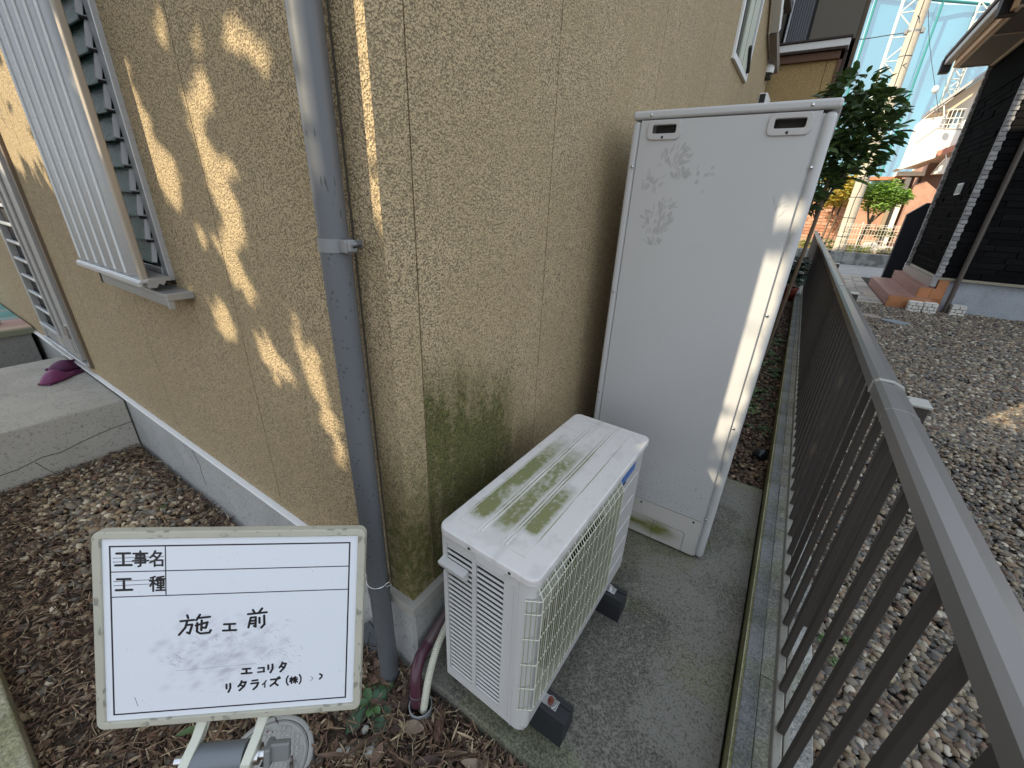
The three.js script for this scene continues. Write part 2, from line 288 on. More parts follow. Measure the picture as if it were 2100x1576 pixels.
  for (let i = 0; i < 6; i++) {
    const x = -1.712 + i * 0.0985, pts = [];
    for (let k = 0; k <= 8; k++) { const t = k / 8; pts.push([t * 0.106, 0.003 * Math.sin(Math.PI * t) + 0.003]); } for (let k = 8; k >= 0; k--) { const t = k / 8; pts.push([t * 0.106, -0.002]); }
    const g = extr(pts.map(([a, b]) => [a, -b]), 1.5); g.rotateX(-Math.PI / 2); g.rotateY(0.13); g.translate(x, 1.212, 0.098);
    part('blade', buv(g), blM, lat);
    part('blade_edge', bx(x - 0.0045, x + 0.0045, 1.214, 2.71, 0.0945, 0.1065, 0.004), M.white, lat);  // edge lip coloured white to stand for sun caught on the blade
  }
  part('bottom_rail', merge([bx(-1.735, -1.075, 1.196, 1.207, 0.062, 0.112, 0.003), bx(-1.735, -1.075, 1.186, 1.202, 0.106, 0.116, 0.002)]), M.alu, lat);
  part('top_rail', bx(-1.735, -1.075, 2.705, 2.73, 0.06, 0.115, 0.003), M.alu, lat);
  part('stile', bx(-1.112, -1.088, 1.203, 2.71, 0.082, 0.102, 0.004), M.aluTan, lat);
  part('track', extr([[-0.02, 0], [0.0, 0], [0.008, 0.012], [0.02, 0.006], [0.03, 0.02], [0.042, 0.018], [0.046, 0.03], [-0.02, 0.028]], 0.70).rotateY(Math.PI / 2).translate(-1.76, 1.182, 0.075), M.aluDull, lat);

  // ---- back door with a barred light
  const d = sub('back_door', house);
  part('door_frame', merge([bx(-2.872, -2.828, 0.415, 2.46, -0.1, 0.016, 0.002), bx(-3.79, -3.752, 0.415, 2.46, -0.1, 0.016, 0.002), bx(-3.79, -2.828, 2.43, 2.48, -0.1, 0.016, 0.002)]), std({ color: C(0.17, 0.125, 0.085), roughness: 0.5, metalness: 0.3 }), d);
  part('door_leaf', merge([bx(-3.235, -2.90, 0.455, 2.43, -0.02, 0.030, 0.003), bx(-3.75, -3.69, 0.455, 2.43, -0.02, 0.030, 0.003), bx(-3.69, -3.235, 0.455, 0.545, -0.02, 0.022, 0.003), bx(-3.69, -3.235, 2.3, 2.43, -0.02, 0.03, 0.003)]), M.aluDull, d);
  part('door_stile', merge([bx(-3.06, -3.03, 0.60, 2.43, 0.03, 0.042, 0.004), bx(-3.235, -3.20, 0.56, 2.43, 0.03, 0.040, 0.003)]), M.aluDull, d);
  part('screen_panel', bx(-3.69, -3.235, 0.545, 2.3, -0.012, -0.004), std({ color: C(0.014, 0.012, 0.014), roughness: 0.8 }), d);
  for (let i = 0; i < 16; i++) part('bar', bx(-3.70, -3.232, 0.667 + i * 0.1115, 0.685 + i * 0.1115, 0.006, 0.026, 0.003), M.alu, d);
  part('bar', merge([bx(-3.71, -3.232, 0.535, 0.565, 0.008, 0.036, 0.003)]), M.alu, d);
  part('threshold', bx(-3.78, -2.84, 0.425, 0.447, -0.05, 0.036, 0.003), M.alu, d);
  part('hinge', merge([cyl(0.009, 0.009, 0.085, -2.955, 0.635, 0.036, 12), bx(-2.985, -2.925, 0.59, 0.68, 0.028, 0.034, 0.001)]), M.steel, d);
  part('hinge', merge([cyl(0.009, 0.009, 0.085, -2.955, 0.545, 0.036, 12), bx(-2.985, -2.925, 0.50, 0.59, 0.028, 0.034, 0.001)]), M.aluDull, d);
  part('lower_wall', bx(-3.79, -2.83, HB, 0.414, -0.05, -0.004), std({ map: T.stucco, color: C(0.75, 0.55, 0.45), roughness: 0.95 }), d);

  // ---- small window, conduit and vent on the far part of the side wall
  const sw = sub('side_window', house);
  const Zw = [-3.08, -3.78];
  part('window_frame', merge([bx(0, 0.018, 2.43, 3.3, Zw[0] - 0.035, Zw[0], 0.002), bx(0, 0.022, 2.43, 2.465, Zw[1], Zw[0] - 0.035, 0.002), bx(0, 0.018, 2.43, 3.3, Zw[1] - 0.02, Zw[1] + 0.01, 0.002)]), M.white, sw);
  part('pane', bx(0.001, 0.004, 2.46, 3.3, Zw[1] + 0.01, Zw[0] - 0.035), std({ color: C(0.02, 0.022, 0.02), roughness: 0.15 }), sw);
  const pale = std({ color: C(0.50, 0.52, 0.42), roughness: 0.5 });
  part('sash', bx(0.004, 0.016, 2.46, 3.3, -3.45, -3.31, 0.002), pale, sw); part('sash', bx(0.004, 0.013, 2.46, 3.3, -3.70, -3.50, 0.002), pale, sw);
  part('latch', bar([0.022, 2.62, -3.60], [0.022, 2.49, -3.74], 0.014, 6), M.dark, sw); part('latch', bar([0.022, 2.86, -3.42], [0.022, 3.05, -3.66], 0.016, 6), M.dark, sw);
  const cd = sub('conduit', house);
  part('duct', merge([extr([[3.45, 3.45], [4.42, 2.915], [4.52, 2.965], [3.62, 3.47]], 0.07).rotateY(Math.PI / 2).translate(0.02, 0, 0)]), M.white, cd);
  part('duct_end', merge([extr([[4.42, 2.905], [5.16, 2.78], [5.2, 2.86], [4.52, 2.955]], 0.06).rotateY(Math.PI / 2).translate(0.02, 0, 0)]), std({ color: C(0.22, 0.19, 0.16), roughness: 0.6 }), cd);
  const vt = sub('vent_hood', house);
  part('hood', strip(new THREE.SphereGeometry(0.07, 20, 12, 0, Math.PI * 2, 0, Math.PI * 0.62).scale(0.9, 1.2, 1).translate(0.0, 2.78, -5.0)), M.white, vt);
  part('hood_mouth', bx(0.0, 0.045, 2.70, 2.735, -5.05, -4.95, 0.004), M.dark, vt);
  const vt2 = sub('wall_box', house);
  part('casing', bx(0.0, 0.075, 2.40, 2.56, -5.18, -4.84, 0.006), M.white, vt2); part('opening', bx(0.01, 0.06, 2.42, 2.55, -4.842, -4.836), M.dark, vt2);
}

// ---------------------------------------------------------------- concrete step, clogs, deck
{
  const st = thing('door_step', 'cracked grey concrete step under the barred back door', 'step');
  part('slab', bx(-3.60, -2.42, -0.2, 0.318, 0.0, 1.35, 0.008), M.step, st);
  const cr = [[-2.419, 0.17, 0.0], [-2.419, 0.165, 0.10], [-2.419, 0.155, 0.16], [-2.419, 0.14, 0.24], [-2.419, 0.118, 0.33], [-2.419, 0.125, 0.40], [-2.419, 0.10, 0.50], [-2.419, 0.095, 0.75]], g = [];
  for (let i = 0; i < cr.length - 1; i++) g.push(bar(cr[i], cr[i + 1], 0.0018, 4));
  g.push(bar([-2.419, 0.108, 0.43], [-2.419, 0.06, 0.41], 0.0013, 4), bar([-2.419, 0.06, 0.41], [-2.419, 0.0, 0.38], 0.0012, 4));
  part('crack', merge(g), M.dark, st);
  const pk = std({ color: C(0.17, 0.028, 0.10), roughness: 0.5 }), pk2 = std({ color: C(0.10, 0.018, 0.065), roughness: 0.6 });
  // clog: lofted shell along its length
  function clog() {
    const g = new THREE.SphereGeometry(1, 28, 18), p = g.attributes.position;
    for (let i = 0; i < p.count; i++) {
      let x = p.getX(i), y = p.getY(i), z = p.getZ(i); const t = (x + 1) / 2; // 0 heel, 1 toe
      const w = 0.036 + 0.018 * sm(0.2, 0.75, t), top = mix(0.038, 0.062, sm(0.3, 0.62, t)) * (1 - 0.45 * sm(0.75, 1, t));
      let yy = y > 0 ? y * top : y * 0.016;
      if (t < 0.62 && y > 0) yy *= 1 - 0.75 * sm(0.62, 0.42, t) * sm(0.95, 0.35, Math.abs(z));
      p.setXYZ(i, x * 0.125, yy + 0.016, z * w * 1.05 * (1 + 0.12 * Math.sign(z) * 0));
    }
    g.computeVertexNormals(); return strip(g);
  }
  const cg = clog();
  const c1 = thing('clog', 'purple plastic clog lying flat on the concrete step, nearer one of the pair', 'clog', [-3.075, 0.319, 0.125], 0.0);
  part('upper', cg, pk, c1, null); part('sole', bx(-0.12, 0.118, 0, 0.014, -0.04, 0.04, 0.012), pk2, c1); part('strap_button', strip(new THREE.SphereGeometry(0.007, 10, 8).translate(0.02, 0.03, 0.052)), std({ color: C(0.55, 0.35, 0.45) }), c1);
  part('insole', bx(-0.10, 0.0, 0.016, 0.024, -0.026, 0.026, 0.01), pk2, c1);
  c1.rotation.y = -0.95;
  const c2 = thing('clog', 'purple plastic clog tipped on its side behind the flat one by the wall', 'clog', [-3.19, 0.345, 0.07], 0);
  part('upper', cg, pk2, c2); part('sole', bx(-0.12, 0.118, 0, 0.014, -0.04, 0.04, 0.012), pk2, c2); part('insole', bx(-0.10, 0.0, 0.016, 0.024, -0.026, 0.026, 0.01), pk, c2);
  c2.rotation.set(-0.75, -0.95, 0.06, 'YXZ');

  const dk = thing('wooden_deck', 'low deck of pinkish and teal boards beyond the concrete step', 'deck');
  const cols = [[0.46, 0.33, 0.24], [0.42, 0.25, 0.21], [0.47, 0.29, 0.25], [0.25, 0.33, 0.31], [0.10, 0.26, 0.24], [0.12, 0.30, 0.28]];
  for (let i = 0; i < 14; i++) { const x1 = -4.30 - i * 0.125; part('board', bx(x1 - 0.118, x1, 0.382, 0.41, 0.012, 1.2, 0.004), std({ color: C(...cols[Math.min(5, i < 3 ? i : 3 + i % 3)]), roughness: 0.7, map: T.alu }), dk); }
  part('edge_board', bx(-4.30, -4.27, 0.36, 0.405, 0.012, 1.2, 0.004), std({ color: C(0.20, 0.21, 0.14), roughness: 0.8 }), dk);
  part('foundation_block', bx(-5.6, -4.33, -0.2, 0.36, 0.03, 1.2, 0.005), M.concDark, dk);
  part('small_object', strip(new THREE.SphereGeometry(0.035, 12, 8).scale(1.3, 0.7, 1).translate(-4.56, 0.43, 0.17)), M.dark, dk);
}
// ---------------------------------------------------------------- slab, hot water tank, heat pump
{
  const sl = thing('concrete_slab', 'stained concrete base slab under the outdoor unit and the white tank', 'slab');
  part('slab', bx(-0.002, 0.892, -0.2, 0.05, -1.815, 0.008, 0.007), M.slab, sl);
}
const casM = std({ color: C(0.51, 0.505, 0.50), roughness: 0.42 });
{ // tank
  const X0 = 0.109, X1 = 0.700, ZF = -1.046, ZB = -1.74;
  const t = thing('hot_water_tank', 'tall pale grey hot water tank cabinet with two recessed handles', 'water tank');
  // paint worn off the front in leaf-shaped flecks, and dirt specks low on the right
  const marks = [];
  const cl = (cx, cy, sx, sy, n, dir) => { for (let i = 0; i < n; i++) { const a = rnd() * 6.28, q = Math.sqrt(rnd()); marks.push([cx + Math.cos(a) * q * sx, cy + Math.sin(a) * q * sy, rr(0.0025, 0.007), rr(0.007, 0.016), dir + rr(-0.5, 0.5) + Math.cos(a) * 0.7, rr(0.25, 0.7)]); } };
  cl(0.275, 1.655, 0.055, 0.035, 42, 0.5); cl(0.30, 1.605, 0.03, 0.02, 22, 0); cl(0.22, 1.60, 0.03, 0.05, 16, 0); cl(0.245, 1.455, 0.055, 0.05, 62, 0); cl(0.275, 1.50, 0.03, 0.03, 18, 0.4); cl(0.19, 1.575, 0.018, 0.02, 8, 0.7); cl(0.25, 1.38, 0.035, 0.015, 14, 0); cl(0.38, 1.60, 0.03, 0.06, 7, 0.6); cl(0.62, 1.53, 0.02, 0.05, 6, 0.5);
  const specks = []; for (let i = 0; i < 230; i++) specks.push([rr(0.36, 0.655) + (rnd() - 0.5) * 0.05, 0.27 + Math.abs(rr(-1, 1) * rr(0, 1)) * 0.30, rr(0.0008, 0.0022), rr(0.3, 0.8)]);
  const W = 560, H = 1536, px = new Float32Array(W * H).fill(1), x0 = 0.141, y0 = 0.258, sw = 0.522, sh = 1.508;
  const put = (cx, cy, ra, rb, an, st) => { const R = Math.max(ra, rb); for (let y = Math.floor((cy - R - y0) / sh * H); y <= (cy + R - y0) / sh * H; y++) for (let x = Math.floor((cx - R - x0) / sw * W); x <= (cx + R - x0) / sw * W; x++) { if (x < 0 || y < 0 || x >= W || y >= H) continue; const dx = (x + 0.5) / W * sw + x0 - cx, dy = (y + 0.5) / H * sh + y0 - cy, u = dx * Math.cos(an) + dy * Math.sin(an), v = -dx * Math.sin(an) + dy * Math.cos(an), q = u * u / (ra * ra) + v * v / (rb * rb); if (q < 1) px[y * W + x] = Math.min(px[y * W + x], mix(1, 1 - st, sm(1, 0.5, q))); } };
  for (const [a, b, c, d, e, f] of marks) put(a, b, c, d, -e, f * 0.38);
  for (const [a, b, c, f] of specks) put(a, b, c, c, 0, f);
  T.tank = tex(W, H, (u, v, i, j) => { const k = px[j * W + i] * (0.975 + 0.05 * fbm(u * 3, v * 9, 64, 4, 131)); return [k, k * (0.985 + 0.015 * px[j * W + i]), k * (0.96 + 0.04 * px[j * W + i])]; }, true, 1);
  T.tank.repeat.set(1, 1);
  const front = std({ map: T.tank, color: C(0.51, 0.505, 0.50), roughness: 0.42 });
  const H1 = rrect(0.181, 0.264, 1.722, 1.752, 0.008), H2 = rrect(0.545, 0.630, 1.722, 1.752, 0.008);
  const pg = extr(rect(0.141, 0.6625, 0.258, 1.7655), 0.010, [H1, H2]); { const p = pg.attributes.position, uv = pg.attributes.uv; for (let i = 0; i < p.count; i++) uv.setXY(i, (p.getX(i) - x0) / sw, (p.getY(i) - y0) / sh); } pg.translate(0, 0, ZF - 0.010);
  part('front_panel', pg, front, t);
  part('body', merge([bx(X0 + 0.004, X1 - 0.03, 0.06, 1.76, ZB, ZF - 0.06), bx(X0 + 0.004, 0.165, 0.06, 1.76, ZF - 0.061, ZF - 0.0105), bx(0.28, 0.53, 0.06, 1.76, ZF - 0.061, ZF - 0.0105), bx(0.165, 0.28, 0.06, 1.68, ZF - 0.061, ZF - 0.0105), bx(0.53, 0.65, 0.06, 1.68, ZF - 0.061, ZF - 0.0105), bx(0.65, X1 - 0.03, 0.06, 1.76, ZF - 0.061, ZF - 0.0105)]), casM, t);
  part('corner_post', bx(X0, 0.1385, 0.062, 1.7655, ZF - 0.14, ZF - 0.001, 0.012), casM, t);
  part('side_panel', bx(0.6655, X1, 0.062, 1.7655, ZB, ZF, 0.022), casM, t);
  part('lid', bx(X0 - 0.002, X1 + 0.004, 1.7685, 1.795, ZB - 0.01, ZF + 0.004, 0.010), casM, t);
  for (const [a, b] of [[0.169, 0.276], [0.533, 0.643]]) {
    const h = sub('handle_recess', t);
    part('handle_rim', extr(rrect(a, b, 1.708, 1.762, 0.014), 0.003, [rrect(a + 0.012, b - 0.012, 1.722, 1.752, 0.008)], 0.0025).translate(0, 0, ZF + 0.001), std({ color: C(0.50, 0.48, 0.47), roughness: 0.45 }), h);
    part('handle_cup', merge([bx(a + 0.01, b - 0.01, 1.71, 1.756, ZF - 0.06, ZF - 0.055), bx(a + 0.01, b - 0.01, 1.712, 1.720, ZF - 0.055, ZF - 0.01, 0.003)]), std({ color: C(0.10, 0.09, 0.085), roughness: 0.7 }), h);  // cup coloured dark to stand for shade inside the recess
    part('screw', strip(new THREE.SphereGeometry(0.0042, 10, 8).scale(1, 1, 0.7).translate((a + b) / 2 - 0.002, 1.713, ZF + 0.006)), M.dark, h);
  }
  for (const [x, y] of [[0.172, 1.780], [0.632, 1.780], [0.130, 1.625], [0.672, 1.621], [0.126, 1.177], [0.123, 0.728], [0.672, 1.174], [0.672, 0.731], [0.672, 0.281]]) part('screw', strip(new THREE.SphereGeometry(0.0055, 12, 8).scale(1, 1, 0.7).translate(x, y, ZF + 0.003)), M.steel, t);
  // base cover of four pieces with open joints
  T.tb = tex(256, 128, (u, v) => { const m = (sm(0.28, 0.02, Math.hypot((u - 0.30) * 1.0, (v - 0.30) * 1.0)) + sm(0.26, 0.02, Math.hypot(u - 0.62, (v - 0.32) * 0.8))) * (0.35 + 0.9 * fbm(u * 14, v * 10, 16, 4, 141)); return mossTint([0.55, 0.52, 0.48], clamp(m * 1.2 * sm(0.9, 0.5, v)), 1.6); }, true, 1); T.tb.repeat.set(1, 1);
  const baseM = std({ map: T.tb, roughness: 0.5 }), bg = (pts) => { const g = extr(pts, 0.012); const p = g.attributes.position, uv = g.attributes.uv; for (let i = 0; i < p.count; i++) uv.setXY(i, (p.getX(i) - 0.14) / 0.54, (p.getY(i) - 0.06) / 0.2); return g.translate(0, 0, ZF - 0.0135); };
  part('base_cover', bg([[0.141, 0.167], [0.598, 0.167], [0.608, 0.157], [0.608, 0.062], [0.6605, 0.062], [0.6605, 0.2545], [0.141, 0.2545]]), baseM, t);
  part('base_cover', bg(rect(0.141, 0.466, 0.062, 0.1645)), baseM, t);
  part('base_cover', bg([[0.469, 0.062], [0.605, 0.062], [0.605, 0.155], [0.597, 0.1645], [0.469, 0.1645]]), baseM, t);
  for (const x of [0.397, 0.629]) part('screw', strip(new THREE.SphereGeometry(0.0045, 10, 8).translate(x, 0.240, ZF)), M.dark, t);
  part('foot', bx(X0 + 0.01, X1 - 0.02, 0.049, 0.062, ZB + 0.02, ZF - 0.02), M.dark, t);
  // fitting behind the lid
  const bt = thing('rusty_fitting', 'small rusty fitting that sticks up behind the tank top', 'fitting', [0.165, 1.795, -1.62]);
  part('stem', bar([0, 0, 0], [0, 0.055, 0], 0.004), std({ color: C(0.10, 0.05, 0.03), roughness: 0.9 }), bt); part('cap', strip(new THREE.SphereGeometry(0.009, 10, 8).translate(0.002, 0.058, 0)), std({ color: C(0.12, 0.05, 0.03), roughness: 0.9 }), bt);
}
{ // heat pump
  const a = thing('outdoor_unit', 'white outdoor heat pump unit with louvred end, algae on top and wire fan guard', 'heat pump', [0.129, 0.15, 0.001], -0.0275);
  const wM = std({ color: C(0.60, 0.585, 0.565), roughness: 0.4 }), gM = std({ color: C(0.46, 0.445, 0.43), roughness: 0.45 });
  const L = 0.757, Wd = 0.28, Ht = 0.572;
  // lid top: dirt and algae in the runs between the ribs
  T.lid = tex(512, 1024, (u, v) => {
    const x = u * 0.284, z = v * 0.765, n = fbm(x * 16, z * 9, 64, 4, 151), f = fbm(x * 300, z * 300, 256, 2, 155), q = fbm(x * 120, z * 90, 128, 3, 157);
    const run = Math.max(sm(0.017, 0.03, x) * sm(0.088, 0.06, x), sm(0.096, 0.105, x) * sm(0.158, 0.14, x) * 0.9, sm(0.168, 0.178, x) * sm(0.226, 0.20, x) * sm(0.09, 0.14, z) * sm(0.36, 0.26, z));
    const along = sm(0.05, 0.12, z) * sm(0.62, 0.36, z + 0.15 * (n - 0.5)), m = clamp(run * along * (0.25 + 1.2 * n) * (0.35 + 1.1 * q) * 1.35);
    const dirt = sm(0.5, 0.75, fbm(x * 30, z * 30, 64, 4, 159)) * 0.10 + 0.07 * f + 0.22 * sm(0.02, 0.0, Math.abs(x - 0.1)) * sm(0.55, 0.72, z) * n + 0.2 * sm(0.016, 0, Math.abs(x - 0.171)) * n;
    const c = [0.70, 0.665, 0.64].map((k) => k * (1 - dirt)); return [mix(c[0], 0.21, m), mix(c[1], 0.215, m), mix(c[2], 0.095, m)];
  }, true, 1); T.lid.repeat.set(1, 1);
  const lidM = std({ map: T.lid, roughness: 0.5 });
  // lid with a skirt; ribs are real
  { const g = extr(rrect(-0.003, Wd + 0.004, -0.004, L + 0.004, 0.022, 8), 0.016, [], 0.004); g.rotateX(-Math.PI / 2); g.translate(0, Ht + 0.004, 0); const p = g.attributes.position, uv = g.attributes.uv; for (let i = 0; i < p.count; i++) uv.setXY(i, p.getX(i) / 0.284, -p.getZ(i) / 0.765); part('lid', g, lidM, a); }
  const ribs = []; for (const x of [0.088, 0.163]) { const o = x + 0.000; ribs.push(bx(o - 0.0045, o - 0.0015, Ht + 0.022, Ht + 0.0262, -0.715, -0.042, 0.001), bx(o + 0.0045, o + 0.0085, Ht + 0.022, Ht + 0.0262, -0.715, -0.042, 0.001)); }
  for (const [x0, x1, z0, z1] of [[0.0255, 0.0275, -0.71, -0.04], [0.2255, 0.2275, -0.715, -0.04], [0.0255, 0.075, -0.041, -0.039], [0.18, 0.2275, -0.041, -0.039]]) ribs.push(bx(x0, x1, Ht + 0.0225, Ht + 0.0248, z0, z1));
  part('lid_rib', merge(ribs), lidM, a);
  part('lid_tab', extr([[0.116, Ht + 0.012], [0.122, Ht - 0.016], [0.192, Ht - 0.016], [0.204, Ht - 0.002], [0.204, Ht + 0.012]], 0.006, [], 0.0015).translate(0, 0, 0.001), wM, a);
  for (const x of [0.098, 0.217]) part('screw', strip(new THREE.SphereGeometry(0.004, 10, 8).scale(1, 1, 0.6).translate(x, Ht + 0.010, 0.008)), M.dark, a);
  // end plate with two louvre openings
  part('end_panel', extr(rect(0, 0.25, 0, Ht), 0.006, [rect(0.013, 0.099, 0.034, 0.540), rect(0.112, 0.197, 0.034, 0.540)]).translate(0, 0, -0.008), wM, a);
  part('end_panel_rib', merge([bx(0.222, 0.226, 0.03, 0.542, -0.003, 0.0008, 0.0006), bx(0.236, 0.239, 0.0, Ht, -0.003, 0.0006, 0.0005)]), wM, a);
  const lv = bx(0, 0.086, -0.0034, 0.0034, -0.0016, 0.0016, 0.0014); lv.rotateX(-0.35);
  for (let i = 0; i < 28; i++) for (const x of [0.013, 0.1115]) part('louver', lv, wM, a, [x, 0.041 + i * 0.0181, -0.007]);
  part('grip', extr([[0, 0], [0.014, 0.004], [0.020, 0.016], [0.022, 0.026], [0.0, 0.030]], 0.086, [], 0).rotateY(-Math.PI / 2).translate(0.088, 0.462, -0.002), wM, a);
  part('end_bracket', bx(0.003, 0.010, 0.452, 0.462, 0, 0.012), M.dark, a);
  // rounded corner, side plate with the fan opening, other sides
  { const g = new THREE.CylinderGeometry(0.03, 0.03, Ht, 14, 1, true, 0, Math.PI / 2); g.translate(0.25, Ht / 2, -0.032); part('corner', strip(g), wM, a); }
  { const g = new THREE.CylinderGeometry(0.03, 0.03, Ht, 14, 1, true, Math.PI / 2, Math.PI / 2); g.translate(0.25, Ht / 2, -L + 0.03); part('corner', strip(g), wM, a); }
  const circ = []; for (let i = 0; i < 40; i++) { const t = i / 40 * Math.PI * 2; circ.push([0.275 + 0.228 * Math.cos(t), 0.305 + 0.228 * Math.sin(t)]); }
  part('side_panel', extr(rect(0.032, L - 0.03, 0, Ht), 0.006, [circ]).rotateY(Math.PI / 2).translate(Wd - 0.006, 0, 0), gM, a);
  for (const y of [0.478, 0.378, 0.277, 0.182, 0.09]) part('side_panel_rib', bx(Wd - 0.001, Wd + 0.0018, y - 0.0022, y + 0.0022, -0.70, -0.535, 0.0008), wM, a);
  part('back_panel', merge([bx(0.0, 0.25, 0, Ht, -L, -L + 0.004), bx(0, 0.003, 0, Ht, -L, -0.008)]), wM, a);
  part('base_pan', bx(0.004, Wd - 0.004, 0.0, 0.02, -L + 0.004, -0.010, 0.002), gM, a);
  part('inner_wall', merge([bx(0.004, 0.25, 0.02, Ht, -0.034, -0.030), bx(0.14, 0.144, 0.02, Ht, -0.53, -0.034), bx(0.14, Wd - 0.01, 0.02, Ht, -0.537, -0.533)]), std({ color: C(0.07, 0.07, 0.065), roughness: 0.8 }), a);
  // fan
  const fan = sub('fan', a), fm = std({ color: C(0.05, 0.055, 0.045), roughness: 0.6 });
  part('hub', cyl(0.05, 0.045, 0.05, 0, 0, 0, 24).rotateZ(-Math.PI / 2).translate(0.225, 0.305, -0.275), fm, fan);
  for (let k = 0; k < 3; k++) { const g = extr([[0.04, -0.05], [0.12, -0.10], [0.215, -0.06], [0.215, 0.06], [0.12, 0.07], [0.04, 0.03]], 0.004); g.rotateX(0.5); g.rotateZ(k * 2.094 + 0.4); g.rotateY(Math.PI / 2); g.translate(0.225, 0.305, -0.275); part('fan_blade', g, fm, fan); }
  // wire guard
  const gd = sub('fan_guard', a), wire = std({ color: C(0.62, 0.61, 0.50), roughness: 0.4 }), wireG = std({ color: C(0.36, 0.36, 0.25), roughness: 0.6 });
  const gx = Wd + 0.014, z0 = -0.022, z1 = -0.518, N = 42;
  const ys = [0.104, 0.196, 0.292, 0.388, 0.476, 0.520];
  for (let i = 0; i <= N; i++) { const z = mix(z0, z1, i / N); part('wire', merge([bar([gx, 0.100, z], [gx, 0.520, z], 0.0018, 5), bar([gx, 0.520, z], [gx - 0.020, 0.558, z], 0.0018, 5)]), i % 3 ? wireG : wire, gd); }
  for (const y of ys) part('wire', merge([bar([gx - 0.001, y, z0 + 0.004], [gx - 0.001, y, z1], 0.0015, 6), bar([gx - 0.001, y, z0 + 0.004], [gx - 0.034, y, z0 + 0.024], 0.0017, 6)]), wire, gd);
  for (let k = 1; k <= 2; k++) part('wire', bar([gx - 0.009 * k, 0.520 + 0.0175 * k, z0 + 0.004], [gx - 0.009 * k, 0.520 + 0.0175 * k, z1], 0.0017, 6), wire, gd);
  for (let k = 0; k < 3; k++) part('wire', bar([gx - 0.010 - 0.010 * k, 0.104, z0 + 0.010 + 0.006 * k], [gx - 0.010 - 0.010 * k, 0.520, z0 + 0.010 + 0.006 * k], 0.0012, 5), wireG, gd);
  for (const z of [-0.03, -0.15, -0.275, -0.40, -0.51]) part('guard_hook', bar([gx - 0.02, 0.552, z], [Wd - 0.002, 0.566, z], 0.0022, 6), wire, gd);
  // worn blue name plate, lettering no longer readable
  const nm = document.createElement('canvas'); nm.width = 256; nm.height = 96; { const c = nm.getContext('2d'); c.fillStyle = '#2f62a8'; c.fillRect(0, 0, 256, 96); c.strokeStyle = '#7f9fcf'; c.lineWidth = 9; c.globalAlpha = 0.55; for (let i = 0; i < 9; i++) { c.beginPath(); c.moveTo(20 + i * 25, 30 + (i * 37 % 11)); c.lineTo(34 + i * 25, 62 - (i * 23 % 13)); c.stroke(); } }
  const nt = new THREE.CanvasTexture(nm); nt.colorSpace = THREE.SRGBColorSpace;
  { const g = bx(Wd, Wd + 0.0012, 0.523, 0.553, -0.648, -0.522); const n = g.attributes.normal, p = g.attributes.position, uv = g.attributes.uv; for (let i = 0; i < p.count; i++) uv.setXY(i, (-p.getZ(i) - 0.522) / 0.126, (p.getY(i) - 0.523) / 0.03); part('name_plate', g, std({ map: nt, roughness: 0.4 }), a); }
  for (let i = 0; i < 5; i++) part('plate_text', bx(Wd, Wd + 0.0010, 0.511, 0.519, -0.570 + i * 0.009, -0.563 + i * 0.009), M.dark, a);
  // rubber feet with bolts
  for (const [z, lab, bm] of [[-0.110, 'black rubber mounting block with a rusty bolt, under the louvred end of the outdoor unit', std({ color: C(0.16, 0.04, 0.025), roughness: 0.8 })], [-0.585, 'black rubber mounting block with a shiny bolt, far one under the outdoor unit', M.steel]]) {
    const f = thing('rubber_block', lab, 'rubber foot', [0.30, 0.05, z - 0.001], 0.0);
    const g = extr([[-0.040, 0], [0.040, 0], [0.036, 0.07], [0.030, 0.098], [0.012, 0.0985], [0.012, 0.094], [-0.012, 0.094], [-0.012, 0.0985], [-0.030, 0.098], [-0.036, 0.07]], 0.39).rotateY(Math.PI / 2).translate(-0.195, 0, 0);
    part('block', g, M.rubber, f);
    for (const k of [-1, 1]) part('groove', bx(-0.195, 0.1945, 0.0978, 0.0985, k * 0.020 - 0.001, k * 0.020 + 0.001), M.dark, f);
    const mt = sub('mount_bolt', f); part('washer', cyl(0.017, 0.017, 0.004, 0.135, 0.1015, 0, 20), M.steel, mt); part('washer', bx(0.112, 0.158, 0.0985, 0.1005, -0.015, 0.015, 0.0008), M.steel, mt); part('nut', cyl(0.0095, 0.0095, 0.009, 0.135, 0.107, 0, 6), bm, mt); part('thread', cyl(0.005, 0.005, 0.012, 0.135, 0.115, 0, 12), bm, mt);
  }
}
